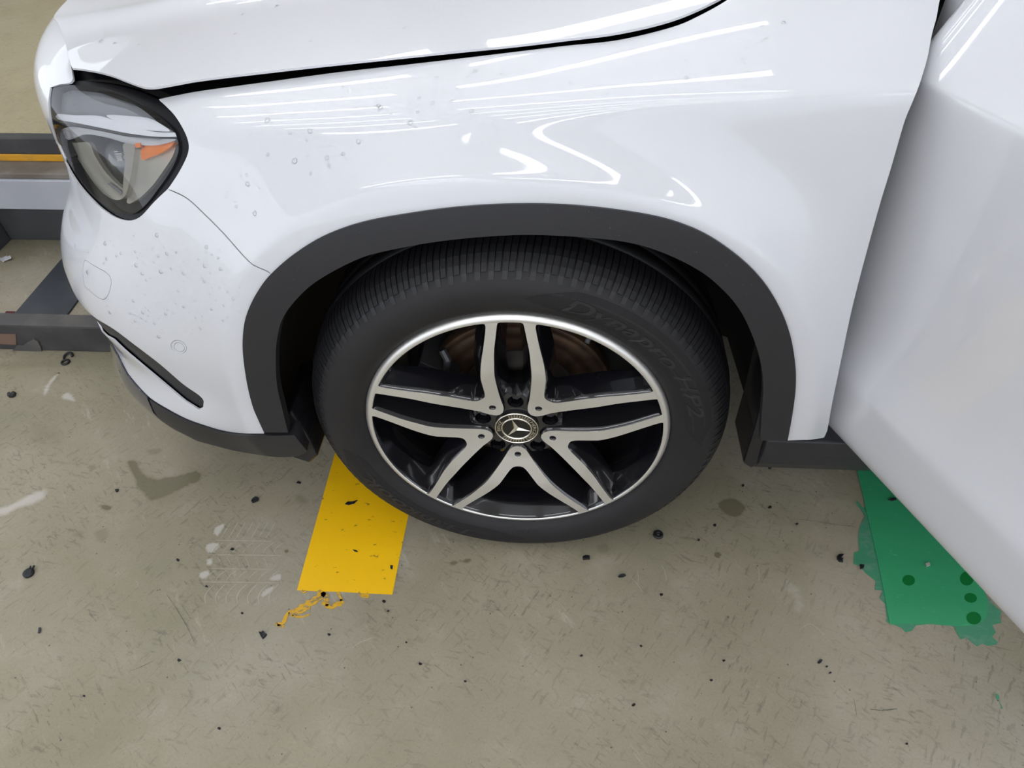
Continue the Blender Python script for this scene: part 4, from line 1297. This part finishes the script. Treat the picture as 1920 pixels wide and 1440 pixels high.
soft('pale_stain', [(1395, 1280), (1430, 1268), (1450, 1285), (1430, 1305), (1405, 1300)], 'f_pale', .04)
soft('pale_stain', [(1525, 1408), (1560, 1402), (1640, 1404), (1650, 1412), (1580, 1416), (1530, 1416)], 'f_scratch', .03)
soft('pale_stain', [(1120, 1170), (1180, 1150), (1260, 1180), (1300, 1230), (1240, 1260), (1160, 1250)], 'f_scratch', .10)
soft('pale_stain', [(1640, 1190), (1740, 1195), (1900, 1240), (1930, 1330), (1800, 1330), (1680, 1260)], 'f_scratch', .12)
# old tyre print in dust
pr_ = []
for yy, xa, xb in ((1013, 405, 510), (1040, 392, 530), (1066, 392, 512), (1091, 372, 528)):
    pr_.append(([(xa, yy), ((xa + xb) / 2, yy + 1), (xb, yy + 2)], 2.4))
for k in range(7):
    x = 418 + k * 14; pr_.append(([(x + 14, 980), (x + 6, 994), (x - 4, 1010)], 2.2))
    x = 384 + k * 20; pr_.append(([(x + 18, 1096), (x + 6, 1108), (x, 1120), (x + 2, 1132)], 2.6))
    x = 398 + k * 19; pr_.append(([(x + 20, 1018), (x + 8, 1026), (x, 1037)], 1.8))
    x = 382 + k * 20; pr_.append(([(x + 22, 1070), (x + 10, 1078), (x + 3, 1088)], 2.2))
    x = 408 + k * 17; pr_.append(([(x, 1045), (x + 5, 1053), (x + 8, 1063)], 1.6))
o = ribbons('tyre_print', pr_, 'f_chalk', fl); o['kind'] = 'stuff'
for px in ([(398, 998), (406, 986), (424, 980), (420, 992), (408, 1008)], [(385, 1020), (408, 1016), (414, 1024), (400, 1038), (386, 1036)], [(385, 1048), (400, 1044), (400, 1058), (388, 1062)], [(371, 1074), (392, 1068), (394, 1080), (378, 1088)], [(486, 1116), (500, 1102), (516, 1098), (512, 1110), (494, 1122)], [(505, 1082), (526, 1074), (528, 1088), (506, 1090)]):
    soft('dust_print', px, 'f_pale', .006)
# scuffs
o = ribbons('scuff_mark', [([(312, 1114), (330, 1140), (348, 1170), (366, 1207)], 3.2)], 'f_dark', fl)
o = ribbons('scuff_mark', [([(244, 1258), (266, 1250), (288, 1239)], 2.5)], 'f_dark', fl)
o = ribbons('scuff_mark', [([(1632, 1330), (1655, 1332), (1682, 1329)], 6)], 'f_dark', fl)
o = ribbons('scuff_mark', [([(1488, 972), (1530, 978), (1570, 984), (1606, 988)], 1.6)], 'f_dark', fl)
o = ribbons('scuff_mark', [([(1600, 1310), (1603, 1322), (1606, 1342)], 2.4)], 'f_dark', fl)
for a, b, c in (((1180, 1080), (1192, 1092), (1205, 1110)), ((1195, 1070), (1197, 1084), (1196, 1098)), ((1240, 1060), (1246, 1070), (1250, 1088)), ((1500, 1180), (1520, 1170), (1545, 1190)), ((660, 1215), (675, 1205), (700, 1195)), ((1422, 1090), (1424, 1075), (1420, 1062))):
    ribbons('scratch', [([a, b, c], 1.8)], 'f_chalk', fl)

# litter
def flake(name, px, shape, label, th=.003, m='debris', cat='debris', group=None, s=1.0):
    c = ground(px)
    pts = [ground((px[0] + x * s, px[1] + y * s)) - c for x, y in shape]
    n = len(pts)
    z = [.0012 + th * random.uniform(.6, 1.3) for _ in pts]
    vv = [(p[0], p[1], .0004) for p in pts] + [(p[0] * .88, p[1] * .88, z[i]) for i, p in enumerate(pts)] + [(0, 0, th * 1.3 + .0004)]
    ff_ = [tuple(range(n))] + [(i, (i + 1) % n, n + (i + 1) % n, n + i) for i in range(n)] + [(n + i, n + (i + 1) % n, 2 * n) for i in range(n)]
    o = mobj(name, vv, ff_, M[m])
    o.location = (c[0], c[1], 0 if not (1605 < px[0] < 1860 and 880 < px[1] < 1170) else .0018)
    bm = bmesh.new(); bm.from_mesh(o.data); bmesh.ops.recalc_face_normals(bm, faces=bm.faces); bm.to_mesh(o.data); bm.free()
    tag(o, label, cat, group); return o


def blob(r, n=9, sq=.7, j=.35): return [(r * random.uniform(1 - j, 1 + j) * math.cos(2 * math.pi * k / n), sq * r * random.uniform(1 - j, 1 + j) * math.sin(2 * math.pi * k / n)) for k in range(n)]


c = ground((55, 1076)); cp = empty('plastic_clip', (c[0], c[1], 0)); tag(cp, 'round black plastic clip with prongs lying on the floor', 'clip')
vv = []
prof = [(.0005, .0085), (.0060, .0085), (.0080, .0075), (.0086, .0065), (.0098, .006), (.0102, .004), (.0098, .0004)]
for (r, z) in prof:
    vv += [(r * math.cos(2 * math.pi * k / 20), r * math.sin(2 * math.pi * k / 20), z) for k in range(20)]
mobj('clip_head', vv, [(i * 20 + k, i * 20 + (k + 1) % 20, (i + 1) * 20 + (k + 1) % 20, (i + 1) * 20 + k) for i in range(len(prof) - 1) for k in range(20)], M['debris'], cp, True)
MB().tube([(-.002, .008, .004), (-.003, .0145, .005)], [.0022, .0012], 6).build('prong', M['debris'], cp)
MB().tube([(.003, .009, .004), (.0045, .0155, .006)], [.0026, .0018], 6).build('prong', M['debris'], cp)
c = ground((75, 1183)); o = MB().tube([(-.002, .0045, .0024), (.002, -.0045, .0024)], .0023, 8).build('plastic_pin', M['debris_grey']); o.location = (c[0], c[1], 0); tag(o, 'short dark grey pin lying on the floor near the round clip', 'pin')
c = ground((1234, 1003.5)); vv = []
prof = [(.0028, .0004), (.0030, .0034), (.0045, .005), (.0075, .0052), (.0098, .0036), (.0100, .0004)]
for (r, z) in prof: vv += [(r * math.cos(2 * math.pi * k / 24), r * math.sin(2 * math.pi * k / 24), z) for k in range(24)]
o = mobj('rubber_washer', vv, [(i * 24 + k, i * 24 + (k + 1) % 24, (i + 1) * 24 + (k + 1) % 24, (i + 1) * 24 + k) for i in range(len(prof) - 1) for k in range(24)], M['debris'], None, True); o.location = (c[0], c[1], 0); tag(o, 'black rubber washer on the floor beside the tyre', 'washer')
c = ground((127, 676)); mb = MB()
mb.tube([(.009 * math.cos(t) - .0, .009 * math.sin(t) - .009, .003) for t in [2 * math.pi * k / 16 for k in range(17)]], .0028, 6)
mb.tube([(.010 * math.cos(t) - .004, .012 * math.sin(t) + .012, .0035 + .002 * math.sin(t)) for t in [2 * math.pi * k / 16 for k in range(14)]], .0030, 6)
o = mb.build('rubber_loop', M['debris'], None, True); o.location = (c[0], c[1], 0); tag(o, 'twisted black rubber loop on the floor in front of the steel beam', 'rubber loop')
flake('rubber_scrap', (22, 741), [(-8, 2), (-7, -3), (-3, -5), (0, -2), (4, -5), (9, -4), (8, 2), (3, 5), (-4, 5)], 'spiky black rubber scrap on the stained floor before the beam', .005)
flake('rubber_scrap', (478, 938), [(-7, 3), (-4, -3), (2, -6), (7, -4), (7, 1), (2, 4), (-4, 6)], 'angular black scrap on the floor between bumper and yellow tape', .003)
flake('rubber_scrap', (493, 1190), [(-8, -5), (-2, -3), (1, -7), (4, -2), (8, 0), (5, 5), (0, 9), (-3, 5), (-5, 1)], 'ragged black scrap on the floor below the yellow tape residue', .003)
flake('rubber_scrap', (1099, 1046.5), [(-7, -2), (0, -4), (7, -3), (7, 3), (-6, 4)], 'small black block on the floor below the tyre', .005)
flake('rubber_scrap', (1166, 1080.5), [(-8, 1), (-4, -2), (4, -3), (8, -1), (3, 2), (-5, 3)], 'thin black sliver lying on the floor apart from the washer', .003)
flake('rubber_scrap', (1576, 1047), [(-7, -3), (-3, -8), (6, -7), (3, -3), (0, 0), (5, 2), (2, 4), (4, 8), (-3, 7), (-7, 2)], 'bitten black disc piece on the floor beside the green tape', .003)
flake('rubber_scrap', (1672, 938), [(-8, 1), (-2, -1), (6, -3), (8, 1), (0, 3)], 'thin black strip lying on the green tape', .003)
flake('rubber_scrap', (1615, 1064), [(-4, -4), (5, -3), (3, 3), (-3, 5)], 'black chip at the torn edge of the green tape', .003)
flake('rubber_scrap', (1738, 1060), [(-4, -2), (3, -4), (5, 2), (-2, 4)], 'pale grey chip lying on the green tape', .002, 'chalk')
flake('rubber_scrap', (656, 943), [(-10, 3), (-4, -2), (6, -2), (16, -5), (9, 2), (-2, 5)], 'black smear of rubber on the upper part of the yellow tape', .001)
flake('rubber_scrap', (666, 1033), [(-5, -2), (3, -1), (6, 3), (-1, 2)], 'tiny dark crumb in the middle of the yellow tape', .001)
flake('rubber_scrap', (734, 1064), [(-2, -4), (3, -3), (2, 5), (-2, 3)], 'dark crumb near the right edge of the yellow tape', .001)
flake('rubber_scrap', (1537, 1241), [(-5, 2), (-1, -4), (5, -3), (3, 1), (-1, 4)], 'curled black crumb on the bare floor below the green tape', .002)
for px in ((1393, 911), (1444, 952), (1494, 983), (388, 1100), (454, 1150), (720, 1128), (728, 1146), (762, 1205), (220, 920), (158, 1305), (336, 1238), (334, 1050), (617, 1190), (411, 1366), (788, 1245), (1334, 1276), (1357, 1239), (1188, 1322), (1556, 1262), (1550, 1250), (436, 1030), (560, 905), (1090, 1230), (1202, 1212), (1340, 985), (1700, 1395), (872, 1278), (1240, 1115), (1310, 1013)):
    flake('crumb', px, blob(random.uniform(2.2, 3.8), 7), 'tiny black crumb lying loose on the bare floor', .0015, group='black crumbs on the floor', cat='crumb')

# ------------------------------------------------------------------ water drops
def drops(name, surf, poly, n, rad, parent, avoid=(), clump=None):
    poly = np.array(poly, float)
    lo, hi = poly.min(0), poly.max(0)
    vv, ff_ = [], []
    k = 0; tries = 0
    while k < n and tries < n * 20:
        tries += 1
        p = np.array([random.uniform(lo[0], hi[0]), random.uniform(lo[1], hi[1])])
        if not in_poly(p[None], poly)[0]: continue
        h = surf.hit(p)
        if h is None: continue
        P, N = surf.pn(np.array([h[0]]), np.array([h[1]])); P = Vector(P[0]); N = Vector(N[0])
        r = rad[0] + (rad[1] - rad[0]) * random.random() ** 2.2
        a = N.orthogonal().normalized(); b = N.cross(a); base = len(vv)
        el = random.uniform(.85, 1.2)
        for (rr, hh) in ((1.0, 0.0), (.86, .28), (.5, .46)):
            for q in range(9):
                t = 2 * math.pi * q / 9
                vv.append(P + (a * math.cos(t) * el + b * math.sin(t)) * r * rr + N * (r * hh - .0001))
        vv.append(P + N * r * .5)
        for lv in range(2):
            for q in range(9): ff_.append((base + lv * 9 + q, base + lv * 9 + (q + 1) % 9, base + (lv + 1) * 9 + (q + 1) % 9, base + (lv + 1) * 9 + q))
        for q in range(9): ff_.append((base + 18 + q, base + 18 + (q + 1) % 9, base + 27))
        k += 1
    o = mobj(name, vv, ff_, M['water'], None, smooth=True)
    bm = bmesh.new(); bm.from_mesh(o.data); bmesh.ops.recalc_face_normals(bm, faces=bm.faces); bm.to_mesh(o.data); bm.free()
    own(o, parent); o['kind'] = 'stuff'
    return o


drops('water_drops', BODY, [(130, 440), (260, 430), (420, 470), (470, 540), (440, 620), (300, 640), (180, 580), (140, 520)], 110, (.0012, .0036), bumper)
drops('water_drops', BODY, [(330, 200), (600, 160), (980, 120), (1000, 240), (700, 300), (480, 420), (420, 400), (370, 300)], 60, (.0012, .0038), fender)
drops('water_drops', BODY, [(980, 120), (1300, 60), (1480, 40), (1480, 140), (1100, 190)], 14, (.0012, .0034), fender)
drops('water_drops', BON, [(150, 60), (420, 10), (900, 10), (700, 90), (300, 140), (190, 120)], 34, (.0012, .0036), bonnet)
drops('water_drops', CL, [(1000, 390), (1180, 402), (1300, 440), (1420, 540), (1440, 600), (1330, 500), (1200, 450), (1000, 435)], 40, (.0008, .0018), arch)
drops('water_drops', CL, [(480, 560), (560, 480), (700, 425), (720, 460), (580, 530), (500, 600)], 10, (.0008, .0016), arch)
drops('water_drops', LENS, [(120, 170), (180, 175), (170, 210), (115, 215)], 10, (.0012, .0024), lamp)
